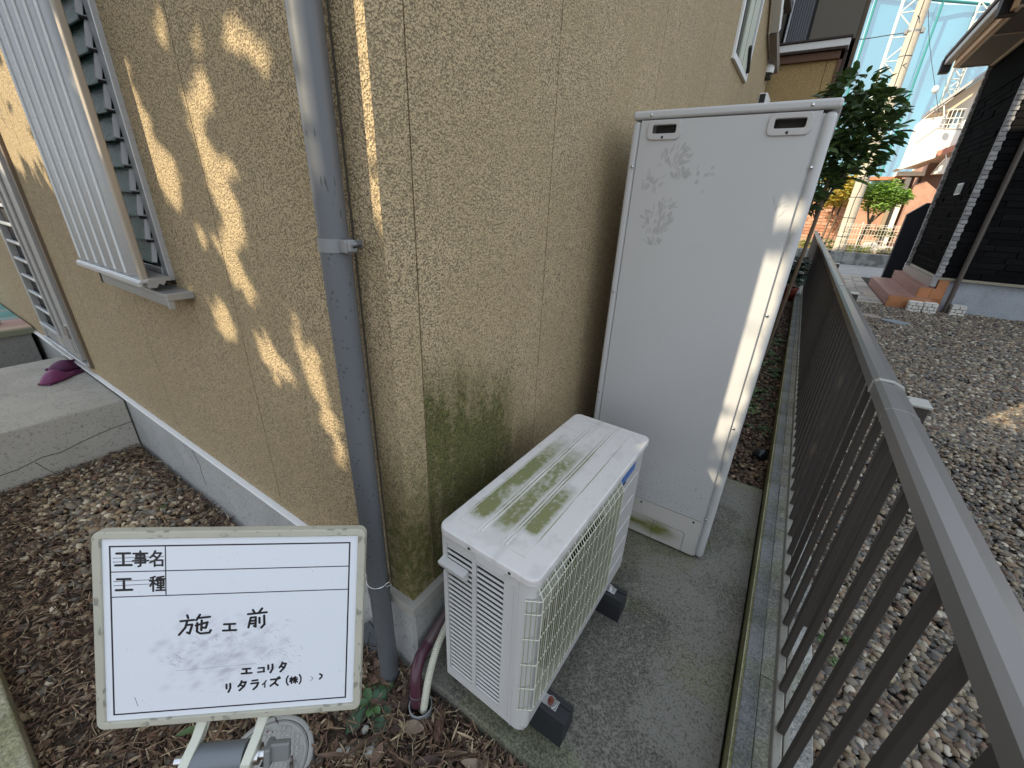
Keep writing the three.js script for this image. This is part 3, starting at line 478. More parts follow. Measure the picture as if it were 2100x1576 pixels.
{ // drain pipes by the corner
  const dp = thing('drain_pipe', 'purple wrapped drain elbow that bends down into the open grey pipe', 'pipe');
  const pm = std({ color: C(0.085, 0.03, 0.045), roughness: 0.3 }), pg = std({ color: C(0.13, 0.09, 0.095), roughness: 0.4 });
  part('elbow', tube([[0.030, 0.175, -0.02], [0.035, 0.165, 0.02], [0.048, 0.135, 0.055], [0.060, 0.09, 0.070], [0.064, 0.03, 0.074]], 0.0185, 40, 16), pm, dp);
  part('pipe', tube([[0.02, 0.235, -0.18], [0.026, 0.20, -0.08], [0.030, 0.175, -0.02]], 0.0165, 20, 16), pg, dp);
  part('collar', strip(new THREE.TorusGeometry(0.0192, 0.002, 8, 24).rotateX(Math.PI / 2 - 0.25).translate(0.0615, 0.075, 0.072)), pg, dp);
  const hs = thing('drain_hose', 'cream corrugated drain hose that runs down beside the purple elbow', 'hose');
  const cv = new THREE.CatmullRomCurve3([V3(0.055, 0.26, -0.14), V3(0.075, 0.21, -0.02), V3(0.088, 0.15, 0.035), V3(0.093, 0.09, 0.060), V3(0.090, 0.02, 0.072)]);
  const g = new THREE.TubeGeometry(cv, 240, 0.0118, 12, false), p = g.attributes.position, nn = g.attributes.normal; for (let i = 0; i < p.count; i++) { const k = Math.floor(i / 13), o = (k % 4 < 2 ? 0.0 : -0.0018); p.setXYZ(i, p.getX(i) + nn.getX(i) * o, p.getY(i) + nn.getY(i) * o, p.getZ(i) + nn.getZ(i) * o); } g.computeVertexNormals();
  part('hose', strip(g), std({ color: C(0.58, 0.56, 0.46), roughness: 0.55 }), hs);
  const cu = thing('pipe_stub', 'short open grey plastic pipe set in the leaf litter', 'pipe stub', [0.078, 0, 0.072]);
  part('rim', new THREE.LatheGeometry([[0.034, -0.08], [0.036, 0.035], [0.0365, 0.039], [0.034, 0.040], [0.0325, 0.037], [0.032, -0.08]].map((q) => new THREE.Vector2(...q)), 32), std({ color: C(0.30, 0.305, 0.31), roughness: 0.45 }), cu);
  part('inside', cyl(0.032, 0.032, 0.004, 0, -0.04, 0, 24), M.dark, cu);
}
// ---------------------------------------------------------------- block kerb, fence
const ZFE = -13.5;
{
  const k = thing('block_kerb', 'low mossy concrete block kerb that carries the brown picket fence', 'kerb');
  T.kerb = tex(512, 512, (u, v) => { const m = fbm(u * 5, v * 5, 5, 5, 201), f = fbm(u * 120, v * 120, 120, 2, 205), g = sm(0.52, 0.72, fbm(u * 6 + 3, v * 6, 6, 4, 207)); const c = (0.30 + 1.15 * m) * (0.45 + 1.1 * f); return [c * (1 - 0.03 * g), c, c * (1 - 0.16 * g)]; }, true, 0.5);
  const bM = std({ map: T.kerb, color: C(0.40, 0.39, 0.36), bumpMap: T.slabB, bumpScale: 0.004, roughness: 0.95 });
  T.render = tex(512, 512, (u, v) => { const m = fbm(u * 4, v * 14, 16, 5, 211), f = fbm(u * 40, v * 200, 200, 2, 213); return (0.6 + 0.7 * m) * (0.85 + 0.3 * f); }, false, 0.6);
  const rM = std({ map: T.kerb, color: C(0.25, 0.255, 0.25), roughness: 0.8, bumpMap: T.concB, bumpScale: 0.0015 }), mossM = std({ map: T.kerb, color: C(0.26, 0.24, 0.11), roughness: 0.95 });
  for (let i = 0; i < 36; i++) { const z1 = 0.62 - i * 0.4; part('block', bx(0.952 + (i % 3) * 0.0006, 1.094, -0.1, 0.134 + (i % 2) * 0.0008, z1 - 0.397, z1, 0.004), bM, k); }
  part('mortar', bx(0.956, 1.090, -0.1, 0.128, ZFE, 0.62), M.concDark, k);
  part('render_strip', bx(0.906, 0.952, -0.1, 0.136, ZFE, 0.62, 0.006), rM, k);
  part('render_edge', bx(0.8985, 0.907, -0.1, 0.1345, ZFE, 0.62, 0.003), mossM, k);
  part('render_lip', bx(0.8975, 0.9005, 0.130, 0.1352, ZFE, 0.62, 0.001), std({ map: T.kerb, color: C(0.50, 0.48, 0.34), roughness: 0.9 }), k);
  const f = thing('picket_fence', 'brown aluminium picket fence with a shiny flat top rail', 'fence');
  const prof = [[0.978, 1.036], [1.048, 1.036], [1.050, 1.050], [1.044, 1.063], [1.020, 1.073], [0.9915, 1.0745], [0.978, 1.0690]];
  const railG = (a, b) => { const g = extr(prof, a - b); return g.translate(0, 0, b); };
  const joints = [0.62, -0.668, -2.668, -4.668, -6.668, -8.668, -10.668, -12.668, ZFE];
  const topM = std({ color: C(0.20, 0.185, 0.172), metalness: 0.5, roughness: 0.36 }), edgeM = topM;
  for (let i = 0; i < joints.length - 1; i++) { part('top_rail', railG(joints[i] - 0.001, joints[i + 1] + 0.001), topM, f); part('rail_edge', extr([[0.9775, 1.0684], [0.9908, 1.0739], [0.9908, 1.0752], [0.9778, 1.0700]], joints[i] - joints[i + 1] - 0.004).translate(0, 0, joints[i + 1] + 0.002), edgeM, f); }
  for (let i = 1; i < joints.length - 1; i++) { const g = extr(prof.map(([x, y]) => [1.014 + (x - 1.014) * 1.04, 1.055 + (y - 1.055) * 1.06]), 0.006); part('rail_joint', g.translate(0, 0, joints[i] - 0.003), std({ color: C(0.28, 0.27, 0.25), metalness: 0.3, roughness: 0.4 }), f); }
  part('bottom_rail', bx(0.981, 1.004, 0.168, 0.206, ZFE, 0.62, 0.004), M.bronzeLow, f); part('bottom_rail', bx(1.007, 1.022, 0.166, 0.200, ZFE, 0.62, 0.003), M.bronzeLow, f);
  const pg = bx(-0.0095, 0.0095, 0.205, 1.037, -0.0115, 0.0115, 0.0035);
  for (let i = -6; i < 104; i++) { const z = -0.380 - i * 0.1268; if (z > ZFE) part('picket', pg, M.bronze, f, [0.9985, 0, z]); }
  for (let i = -1; i < 7; i++) {
    const z = -0.888 - i * 2;
    part('post', bx(1.052, 1.108, 0.0, 1.030, z - 0.028, z + 0.028, 0.004), M.bronze, f);
    const b = sub('post_bracket', f), bm = std({ color: C(0.42, 0.41, 0.37), metalness: 0.2, roughness: 0.45 });
    part('cap', merge([bx(1.046, 1.112, 1.028, 1.037, z - 0.032, z + 0.032, 0.003), extr([[0.9745, 1.036], [0.9762, 1.0675], [0.988, 1.078], [1.020, 1.078], [1.046, 1.067], [1.056, 1.040], [1.05, 1.036], [1.041, 1.064], [1.019, 1.0742], [0.990, 1.0747], [0.9785, 1.0657], [0.978, 1.036]], 0.018).translate(0, 0, z - 0.009)]), bm, b);
    part('bolt', cyl(0.004, 0.004, 0.004, 1.064, 1.039, z, 6), M.steel, b);
  }
}
// ---------------------------------------------------------------- grounds
struct('ground', bx(-160, 160, -0.62, -0.6, -260, 60), std({ color: C(0.20, 0.18, 0.15), roughness: 1 }));
T.soil = tex(512, 512, (u, v) => { const m = fbm(u * 6, v * 6, 6, 5, 221), f = fbm(u * 90, v * 90, 90, 3, 223); return (0.3 + 0.9 * m) * (0.3 + 1.2 * f); }, false, 0.5);
const soilM = std({ map: T.soil, color: C(0.15, 0.105, 0.07), bumpMap: T.soil, bumpScale: 0.012, roughness: 1 });
const garden = struct('garden_ground', merge([bx(-6, 0.9, -0.4, -0.012, 0.009, 6), bx(-14, -6, -0.4, -0.012, -8, 6)]), soilM);
const strip_ = struct('soil_strip', bx(-0.003, 0.898, -0.4, 0.012, -15.4, -1.816), std({ map: T.soil, color: C(0.13, 0.085, 0.06), bumpMap: T.soil, bumpScale: 0.02, roughness: 1 }));
const gravel = struct('gravel_yard', bx(1.09, 14, -0.4, 0.062, -13.2, 6), std({ map: T.soil, color: C(0.06, 0.05, 0.04), bumpMap: T.soil, bumpScale: 0.01, roughness: 1 }));
{
  // pebbles: a few deformed stones, shared
  const stones = [], smats = [];
  for (let k = 0; k < 7; k++) { const g = new THREE.IcosahedronGeometry(1, 1), p = g.attributes.position; for (let i = 0; i < p.count; i++) { const x = p.getX(i), y = p.getY(i), z = p.getZ(i), d = 0.66 + 0.62 * vn(x * 1.3 + k * 9 + 5, y * 1.3 + z * 1.7 + 7, 64, k); p.setXYZ(i, x * d * rr(0.999, 1.001), y * d * 0.62, z * d * 0.86); } const q = strip(g); { const n = q.attributes.position; const nn = new Float32Array(n.count * 3); for (let i = 0; i < n.count; i++) { const v = V3(n.getX(i), n.getY(i) * 2.8, n.getZ(i) * 1.4).normalize(); nn.set([v.x, v.y, v.z], i * 3); } q.setAttribute('normal', new THREE.BufferAttribute(nn, 3)); } stones.push(q); }
  const pal = [[0.16, 0.13, 0.098], [0.11, 0.098, 0.082], [0.24, 0.19, 0.125], [0.075, 0.068, 0.06], [0.32, 0.26, 0.18], [0.15, 0.11, 0.075], [0.16, 0.148, 0.13], [0.22, 0.15, 0.095], [0.42, 0.37, 0.29], [0.13, 0.08, 0.055]];
  for (const c of pal) smats.push(std({ color: C(...c), roughness: 0.75 }));
  const white = std({ color: C(1, 1, 1), roughness: 0.75 });
  const pick = () => pal[Math.floor(Math.pow(rnd(), 1.35) * pal.length)];
  const mat4 = (x, y, z, s, tilt = 0.5) => new THREE.Matrix4().compose(V3(x, y, z), new THREE.Quaternion().setFromEuler(new THREE.Euler(rr(-tilt, tilt), rr(0, 6.28), rr(-tilt, tilt))), V3(s * rr(0.8, 1.3), s * rr(0.8, 1.2), s * rr(0.8, 1.15)));
  const lots = stones.map(() => [[], []]);
  const lay = (x, y, z, s, dim = 1, tilt) => { const k = Math.floor(rnd() * stones.length), c = pick(), d = rr(0.8, 1.2) * dim; lots[k][0].push(mat4(x, y, z, s, tilt)); lots[k][1].push(C(c[0] * d, c[1] * d, c[2] * d)); };
  // nearest pebbles one by one
  let n = 0;
  const taken = [];
  for (let q = 0; q < 6000 && n < 290; q++) { const x = rr(1.105, 1.62), z = rr(-0.50, 0.22), s = rr(0.011, 0.019); if (x > 1.18 + (0.25 - z) * 0.75) continue; if (taken.some(([a, b, c]) => Math.hypot(a - x, b - z) < (c + s) * 0.86)) continue; taken.push([x, z, s]); const m = part('pebble', stones[n % 7], smats[Math.floor(Math.pow(rnd(), 1.35) * 10)], gravel, [x, 0.078 + rr(-0.003, 0.005), z], [rr(-0.3, 0.3), rr(0, 6.28), rr(-0.3, 0.3)]); m.scale.setScalar(s); n++; }
  const near = (x, z) => taken.some(([a, b, c]) => Math.hypot(a - x, b - z) < c * 0.9);
  for (let q = 0; q < 64000; q++) { const z = 0.7 - Math.pow(rnd(), 1.25) * 4.2, x = 1.1 + Math.pow(rnd(), 1.1) * (1.4 + (0.7 - z) * 0.75); const s = rr(0.009, 0.0175); if (z > -0.52 && x < 1.66 && near(x, z)) continue; lay(x, 0.066 + rr(-0.004, 0.014), z, s); }
  for (let q = 0; q < 52000; q++) { const z = -3.2 - Math.pow(rnd(), 1.1) * 5.9, x = 1.1 + Math.pow(rnd(), 1.05) * (1.4 + (0.7 - z) * 0.45); lay(x, 0.07 + rr(-0.004, 0.012), z, rr(0.012, 0.024)); }
  stones.forEach((g, k) => stuff('gravel', g, white, lots[k][0], lots[k][1], gravel));
  const lots2 = stones.map(() => [[], []]);
  const lay2 = (x, y, z, s, dim, tilt) => { const k = Math.floor(rnd() * stones.length), c = pick(), d = rr(0.8, 1.2) * dim; lots2[k][0].push(mat4(x, y, z, s, tilt)); lots2[k][1].push(C(c[0] * d * 1.05, c[1] * d, c[2] * d * 0.9)); };
  for (let q = 0; q < 11000; q++) { const x = rr(-2.4, 0.15), z = rr(0.02, 0.78); const w = Math.exp(-((x + 1.75) ** 2) / 0.35 - ((z - 0.30) ** 2) / 0.05); if (rnd() > 0.14 + 0.95 * w) continue; lay2(x, -0.004 + rr(0, 0.012) + w * 0.014, z, rr(0.008, 0.0165), 1.45, 0.6); }
  stones.forEach((g, k) => stuff('gravel', g, white, lots2[k][0], lots2[k][1], garden));
  const lots3 = stones.map(() => [[], []]);
  for (let q = 0; q < 3600; q++) { const k = q % 7, c = pick(), d = rr(0.35, 0.8); lots3[k][0].push(mat4(rr(0.45, 0.89), 0.012 + rr(0, 0.02), -1.82 - Math.pow(rnd(), 1.4) * 6, rr(0.008, 0.017), 0.7)); lots3[k][1].push(C(c[0] * d * 1.1, c[1] * d * 0.9, c[2] * d * 0.75)); }
  stones.forEach((g, k) => stuff('gravel', g, white, lots3[k][0], lots3[k][1], strip_));
  // three pale stones near the weed
  for (const [x, z, s] of [[-0.02, 0.205, 0.013], [0.035, 0.235, 0.017], [-0.035, 0.285, 0.012], [0.055, 0.20, 0.010], [-0.012, 0.265, 0.014], [-0.075, 0.19, 0.012]]) { const m = part('pebble', stones[Math.floor(rnd() * 7)], std({ color: C(0.44, 0.43, 0.38), roughness: 0.75 }), garden, [x, 0.012, z], [rr(-0.4, 0.4), rr(0, 6), rr(-0.4, 0.4)]); m.scale.setScalar(s); }
}
{ // leaf litter
  const leafG = (len, wid, curl, twist, seg = 7) => { // a dry leaf: midrib fold, curled along and across
    const g = new THREE.PlaneGeometry(1, 1, seg, 4), p = g.attributes.position;
    for (let i = 0; i < p.count; i++) { const t = p.getX(i) + 0.5, s = p.getY(i) * 2, w = wid * 0.5 * Math.pow(Math.sin(Math.PI * Math.min(1, t * 0.96 + 0.02)), 0.75), a = s * curl; const x = (t - 0.5) * len, y0 = Math.sin(a) / Math.max(curl, 0.2) * w, h = (1 - Math.cos(a)) / Math.max(curl, 0.2) * w + 0.10 * len * (t - 0.5) * (t - 0.5) * 2 + 0.006 * Math.sin(t * 9 + s * 2) * len * 3, tw = twist * (t - 0.5); p.setXYZ(i, x, h * Math.cos(tw) + y0 * Math.sin(tw), y0 * Math.cos(tw) - h * Math.sin(tw)); }
    g.computeVertexNormals(); return strip(g);
  };
  T.leaf = tex(256, 128, (u, v, i, j) => { const rib = Math.abs(v - 0.5) < 0.02 ? 1.35 : 1, vein = sm(0.75, 0.95, Math.abs(Math.sin((u * 9 + Math.abs(v - 0.5) * 6) * Math.PI))); return (0.6 + 0.6 * fbm(u * 8, v * 6, 8, 4, 231)) * rib * (1 + 0.22 * vein); }, false, 1); T.leaf.repeat.set(1, 1);
  const lm = [[0.14, 0.085, 0.055], [0.10, 0.060, 0.042], [0.19, 0.12, 0.08], [0.26, 0.19, 0.135], [0.085, 0.052, 0.042], [0.16, 0.085, 0.055]].map((c) => std({ map: T.leaf, color: C(...c), roughness: 0.75, side: THREE.DoubleSide }));
  const kinds = [leafG(0.10, 0.034, 0.6, 0.5), leafG(0.085, 0.036, 1.3, 0.9), leafG(0.115, 0.030, 1.9, 0.7), leafG(0.075, 0.038, 0.3, 0.3), leafG(0.095, 0.028, 2.4, 1.2)];
  // the larger leaves one by one
  const bigs = [[0.10, 0.125, 0.35, 3, 3], [0.015, 0.235, 1.15, 2, 0], [0.16, 0.075, -1.15, 1, 5], [0.23, 0.115, 0.55, 2, 2], [0.20, 0.16, 0.6, 1, 4], [0.28, 0.09, 0.75, 4, 5], [0.12, 0.21, 2.9, 2, 0], [0.19, 0.24, 0.1, 4, 1], [-0.03, 0.30, 0.5, 2, 2], [-0.45, 0.32, -0.9, 3, 1], [0.005, 0.10, 0.2, 4, 0], [0.03, 0.07, 1.4, 0, 4], [-0.10, 0.05, 0.3, 2, 3], [-0.11, 0.075, -0.4, 0, 2]];
  for (const [x, z, r, k, m] of bigs) part('dead_leaf', kinds[k], lm[m], garden, [x, 0.020 + rr(0, 0.006), z], [rr(-0.25, 0.25), r, rr(-0.2, 0.2)]);
  for (let i = 0; i < 150; i++) { const near = i < 60, x = near ? rr(-0.25, 0.95) : rr(-2.3, -0.2), z = near ? rr(0.02, 0.40) : rr(0.03, 0.75); const m = part('dead_leaf', kinds[i % 5], lm[Math.floor(rnd() * 6)], garden, [x, 0.012 + rr(0, 0.012), z], [rr(-0.3, 0.3), rr(0, 6.28), rr(-0.3, 0.3)]); const s = near ? rr(0.45, 0.85) : rr(0.3, 0.65); m.scale.set(s, s, s); }
  const chip = leafG(0.040, 0.008, 1.6, 0.6, 4), chip2 = leafG(0.032, 0.012, 0.8, 0.9, 4);
  const lit = std({ color: C(1, 1, 1), roughness: 0.85, side: THREE.DoubleSide });
  const cpal = [[0.17, 0.108, 0.068], [0.11, 0.070, 0.047], [0.26, 0.175, 0.11], [0.42, 0.32, 0.21], [0.06, 0.040, 0.030], [0.18, 0.10, 0.065]];
  for (const [g, cnt, s0, s1] of [[chip, 21000, 0.4, 1.3], [chip2, 8000, 0.4, 1.1], [kinds[2], 1100, 0.25, 0.6], [kinds[4], 1000, 0.25, 0.65]]) {
    const ms = [], cs = [];
    for (let i = 0; i < cnt; i++) {
      const x = rr(-2.41, 0.98), z = 0.012 + Math.pow(rnd(), 1.0) * 0.80; if (x > 0.9) continue; if (Math.hypot(x + 0.19, z - 0.405) < 0.112) continue; if (Math.hypot(x - 0.078, z - 0.072) < 0.04) continue; if (Math.hypot(x + 0.088, z - 0.051) < 0.036) continue;
      const w = Math.exp(-((x + 1.75) ** 2) / 0.35 - ((z - 0.30) ** 2) / 0.05) + 0.55 * Math.exp(-((x + 0.06) ** 2) / 0.02 - ((z - 0.25) ** 2) / 0.01); if (rnd() < w * 0.93) continue;
      const s = rr(s0, s1) * (x < -0.6 ? 0.8 : 1), c = cpal[Math.floor(rnd() * 6)], d = rr(0.7, 1.35), pile = 0.030 * sm(0.10, 0.0, z) * sm(-1.9, -1.3, x) * sm(0.1, -0.2, x);
      ms.push(new THREE.Matrix4().compose(V3(x, rr(0.002, 0.026) + pile, z), new THREE.Quaternion().setFromEuler(new THREE.Euler(rr(-0.5, 0.5), rr(0, 6.28), rr(-0.35, 0.35))), V3(s, s, s))); cs.push(C(c[0] * d, c[1] * d, c[2] * d));
    }
    stuff('leaf_litter', g, lit, ms, cs, garden);
  }
  // pale dry stalks
  for (let i = 0; i < 190; i++) { const near = i < 70, x = near ? rr(0.0, 0.5) : rr(-1.6, -0.35), z = near ? rr(0.1, 0.3) : rr(0.15, 0.72), a = rr(0, 6.28), l = rr(0.03, 0.085), b = rr(-0.6, 0.6), y = rr(0.022, 0.038); part('dry_stalk', tube([[x, y, z], [x + Math.cos(a) * l * 0.5 - Math.sin(a) * l * b * 0.3, y + rr(0, 0.012), z + Math.sin(a) * l * 0.5 + Math.cos(a) * l * b * 0.3], [x + Math.cos(a) * l, y - 0.006, z + Math.sin(a) * l]], rr(0.0006, 0.0012), 8, 4), std({ color: C(...(rnd() < 0.4 ? [0.42, 0.33, 0.20] : [0.24, 0.165, 0.10])), roughness: 0.8 }), garden); }
}
// ---------------------------------------------------------------- sign board on its clamp
{
  const b = thing('sign_board', 'white handwritten construction sign board in a worn beige frame, held by a clamp', 'sign board');
  const X = V3(0.7497, -0.0736, -0.6577), Y = V3(-0.1551, 0.9465, -0.2828), Zv = V3(0.6434, 0.3141, 0.6982);
  b.matrixAutoUpdate = true; b.position.set(0.0024, 0.7519, 0.4234); b.quaternion.setFromRotationMatrix(new THREE.Matrix4().makeBasis(X, Y, Zv));
  const W = 0.45, H = 0.3698;
  const cv = document.createElement('canvas'); cv.width = 1536; cv.height = 1262; const c = cv.getContext('2d'), S = 1536 / W;
  const px = (x) => (x + W / 2) * S, py = (y) => (y + H / 2) * S; // y grows downwards, metres from the middle
  c.fillStyle = '#dfe1e6'; c.fillRect(0, 0, 1536, 1262);
  // wiped pen smears, scratches and specks
  for (let i = 0; i < 330; i++) { const x = px(-0.02 + (rnd() + rnd() - 1) * 0.13), y = py(0.055 + (rnd() + rnd() - 1) * 0.085), r = rr(14, 60); c.save(); c.translate(x, y); c.rotate(rr(-0.9, 0.2)); c.scale(1, rr(0.25, 0.7)); const g = c.createRadialGradient(0, 0, 0, 0, 0, r), q = rr(0.03, 0.13); g.addColorStop(0, `rgba(${rnd() < 0.5 ? '120,100,115' : '95,98,112'},${q})`); g.addColorStop(1, 'rgba(120,110,120,0)'); c.fillStyle = g; c.fillRect(-r, -r, 2 * r, 2 * r); c.restore(); }
  for (const [sx, sy, n, rx, ry] of [[-0.105, 0.058, 60, 0.012, 0.012], [0.06, 0.03, 80, 0.03, 0.04], [0.085, 0.07, 50, 0.03, 0.03], [-0.03, 0.02, 60, 0.05, 0.02]]) for (let i = 0; i < n; i++) { c.strokeStyle = `rgba(75,68,80,${rr(0.05, 0.28)})`; c.lineWidth = rr(1, 4); const x = px(sx + rr(-rx, rx)), y = py(sy + rr(-ry, ry)), l = rr(4, 34), a = rr(0.2, 1.4); c.beginPath(); c.moveTo(x, y); c.lineTo(x + l * Math.cos(a), y + l * Math.sin(a)); c.stroke(); }
  for (let i = 0; i < 240; i++) { c.fillStyle = `rgba(60,58,66,${rr(0.08, 0.5)})`; c.beginPath(); c.arc(rr(0, 1536), rr(0, 1262), rr(0.6, 2.6), 0, 7); c.fill(); }
  c.strokeStyle = 'rgba(90,90,105,0.45)'; c.lineWidth = 2.5; c.beginPath(); c.moveTo(px(-0.10), py(0.083)); c.lineTo(px(0.035), py(0.078)); c.stroke();
  c.strokeStyle = 'rgba(40,40,48,0.8)'; c.lineWidth = 3; c.beginPath(); c.moveTo(px(-0.168), py(0.130)); c.lineTo(px(-0.163), py(0.148)); c.stroke();
  // printed table
  const ink = '#15161b'; c.strokeStyle = ink; c.lineWidth = 9; c.lineJoin = 'miter'; c.strokeRect(px(-0.2015), py(-0.1585), 0.400 * S, 0.320 * S); c.lineWidth = 6;
  const line = (...p) => { c.beginPath(); c.moveTo(px(p[0]), py(p[1])); c.lineTo(px(p[2]), py(p[3])); c.stroke(); };
  line(-0.2015, -0.1115, 0.1985, -0.1115); line(-0.2015, -0.0647, 0.1985, -0.0647); line(-0.115, -0.1585, -0.115, -0.0647);
  // characters as pen strokes on a unit square (y down)
  const G = {
    'エ': [[[0.1, 0.2], [0.85, 0.2]], [[0.48, 0.2], [0.48, 0.85]], [[0.02, 0.86], [0.98, 0.84]]],
    '工': [[[0.1, 0.12], [0.9, 0.12]], [[0.5, 0.12], [0.5, 0.9]], [[0.02, 0.9], [0.98, 0.9]]],
    '事': [[[0.06, 0.14], [0.94, 0.14]], [[0.24, 0.24], [0.76, 0.24], [0.76, 0.38], [0.24, 0.38], [0.24, 0.24]], [[0.18, 0.48], [0.8, 0.48], [0.8, 0.74]], [[0.02, 0.61], [0.98, 0.61]], [[0.16, 0.74], [0.8, 0.74]], [[0.5, 0.0], [0.5, 0.93], [0.36, 0.97]]],
    '名': [[[0.42, 0.0], [0.3, 0.22], [0.08, 0.42]], [[0.38, 0.14], [0.8, 0.14], [0.6, 0.42], [0.34, 0.62], [0.06, 0.74]], [[0.3, 0.28], [0.48, 0.42]], [[0.36, 0.6], [0.36, 0.98]], [[0.36, 0.6], [0.88, 0.6], [0.88, 0.96]], [[0.36, 0.92], [0.88, 0.92]]],
    '種': [[[0.36, 0.04], [0.08, 0.12]], [[0.02, 0.3], [0.42, 0.3]], [[0.23, 0.1], [0.23, 0.98]], [[0.22, 0.34], [0.04, 0.64]], [[0.25, 0.4], [0.4, 0.54]], [[0.9, 0.04], [0.5, 0.1]], [[0.44, 0.2], [0.98, 0.2]], [[0.71, 0.08], [0.71, 0.92]], [[0.52, 0.3], [0.9, 0.3], [0.9, 0.62], [0.52, 0.62], [0.52, 0.3]], [[0.52, 0.46], [0.9, 0.46]], [[0.5, 0.76], [0.92, 0.76]], [[0.42, 0.93], [0.99, 0.93]]],
    '施': [[[0.22, 0.0], [0.26, 0.14]], [[0.02, 0.28], [0.46, 0.24]], [[0.24, 0.28], [0.2, 0.6], [0.02, 0.94]], [[0.22, 0.48], [0.42, 0.46], [0.36, 0.9], [0.28, 0.84]], [[0.64, 0.0], [0.54, 0.26]], [[0.6, 0.16], [0.98, 0.12]], [[0.54, 0.52], [0.92, 0.38], [0.88, 0.66], [0.8, 0.64]], [[0.72, 0.28], [0.74, 0.76]], [[0.58, 0.4], [0.6, 0.82], [0.72, 0.92], [1.02, 0.9], [1.06, 0.78]]],
    '前': [[[0.28, 0.0], [0.36, 0.12]], [[0.72, -0.06], [0.58, 0.14]], [[0.06, 0.2], [0.95, 0.14]], [[0.2, 0.38], [0.12, 0.86]], [[0.2, 0.38], [0.44, 0.36], [0.46, 0.84], [0.38, 0.8]], [[0.2, 0.54], [0.44, 0.53]], [[0.18, 0.68], [0.44, 0.67]], [[0.62, 0.4], [0.64, 0.66]], [[0.84, 0.3], [0.88, 0.74], [0.74, 0.9]]],
    'コ': [[[0.1, 0.22], [0.86, 0.2], [0.84, 0.84]], [[0.04, 0.86], [0.9, 0.82]]],
    'リ': [[[0.2, 0.12], [0.22, 0.58]], [[0.78, 0.06], [0.8, 0.55], [0.5, 0.98]]],
    'タ': [[[0.4, 0.0], [0.3, 0.26], [0.04, 0.56]], [[0.36, 0.16], [0.86, 0.14], [0.66, 0.58], [0.16, 1.0]], [[0.3, 0.44], [0.64, 0.62]]],
    'ラ': [[[0.2, 0.1], [0.8, 0.06]], [[0.06, 0.38], [0.9, 0.34], [0.7, 0.72], [0.32, 1.0]]],
    'イ': [[[0.8, 0.04], [0.5, 0.36], [0.08, 0.6]], [[0.54, 0.36], [0.54, 1.0]]],
    'ズ': [[[0.1, 0.2], [0.74, 0.16], [0.5, 0.6], [0.04, 0.96]], [[0.46, 0.6], [0.82, 0.94]], [[0.84, 0.0], [0.9, 0.14]], [[0.97, -0.05], [1.03, 0.08]]],
    '株': [[[0.02, 0.3], [0.44, 0.26]], [[0.24, 0.06], [0.24, 1.0]], [[0.22, 0.34], [0.02, 0.72]], [[0.26, 0.42], [0.42, 0.56]], [[0.6, 0.12], [0.5, 0.34]], [[0.56, 0.26], [0.96, 0.22]], [[0.46, 0.5], [1.0, 0.46]], [[0.74, 0.04], [0.74, 1.0]], [[0.72, 0.52], [0.48, 0.86]], [[0.76, 0.54], [1.0, 0.84]]],
    '(': [[[0.7, 0.0], [0.4, 0.3], [0.4, 0.7], [0.7, 1.0]]], ')': [[[0.3, 0.0], [0.6, 0.3], [0.6, 0.7], [0.3, 1.0]]], 'c': [[[0.3, 0.1], [0.75, 0.3], [0.7, 0.6], [0.3, 0.9]]],
  };
  const glyph = (k, x, y, w, h, lw, a = 1, sh = 0) => { c.strokeStyle = ink; c.globalAlpha = a; c.lineWidth = lw * 1.4; c.lineCap = c.lineJoin = 'round'; for (const s of G[k]) { c.beginPath(); s.forEach(([u, v], i) => { const X_ = px(x + u * w + sh * (0.5 - v) * h), Y_ = py(y + v * h); i ? c.lineTo(X_, Y_) : c.moveTo(X_, Y_); }); c.stroke(); } c.globalAlpha = 1; };
  glyph('工', -0.194, -0.149, 0.026, 0.028, 10); glyph('事', -0.167, -0.149, 0.025, 0.029, 8); glyph('名', -0.141, -0.149, 0.024, 0.029, 8);
  glyph('工', -0.194, -0.101, 0.026, 0.026, 10); glyph('種', -0.141, -0.102, 0.025, 0.029, 8);
  c.strokeStyle = '#3b3c44'; c.lineWidth = 3.5; for (const [x0, x1, y] of [[-0.197, -0.118, -0.137], [-0.197, -0.118, -0.130], [-0.197, -0.136, -0.094], [-0.197, -0.136, -0.086]]) line(x0, y, x1, y - 0.0015);
  glyph('施', -0.094, -0.025, 0.050, 0.040, 10, 1, 0.1); glyph('工', -0.022, -0.006, 0.023, 0.016, 10); glyph('前', 0.018, -0.030, 0.036, 0.040, 10, 1, 0.05);
  const R1 = 0.085; glyph('エ', 0.010, R1, 0.018, 0.014, 9); glyph('コ', 0.038, R1, 0.013, 0.013, 8); glyph('リ', 0.054, R1 - 0.004, 0.013, 0.018, 9); glyph('タ', 0.076, R1 - 0.006, 0.014, 0.019, 9);
  const R2 = 0.112; glyph('リ', -0.018, R2 + 0.003, 0.011, 0.018, 9); glyph('タ', 0.004, R2, 0.016, 0.019, 9); glyph('ラ', 0.026, R2 - 0.001, 0.015, 0.020, 9); glyph('イ', 0.046, R2 + 0.002, 0.009, 0.014, 7, 0.75); glyph('ズ', 0.060, R2 - 0.002, 0.017, 0.017, 9); glyph('(', 0.086, R2 - 0.004, 0.009, 0.019, 7); glyph('株', 0.095, R2 - 0.002, 0.014, 0.014, 7); glyph(')', 0.110, R2 - 0.005, 0.009, 0.019, 7); glyph('c', 0.131, R2, 0.008, 0.010, 5, 0.3); glyph('c', 0.147, R2 - 0.005, 0.009, 0.013, 8);
  const ft = new THREE.CanvasTexture(cv); ft.colorSpace = THREE.SRGBColorSpace; ft.anisotropy = 8;
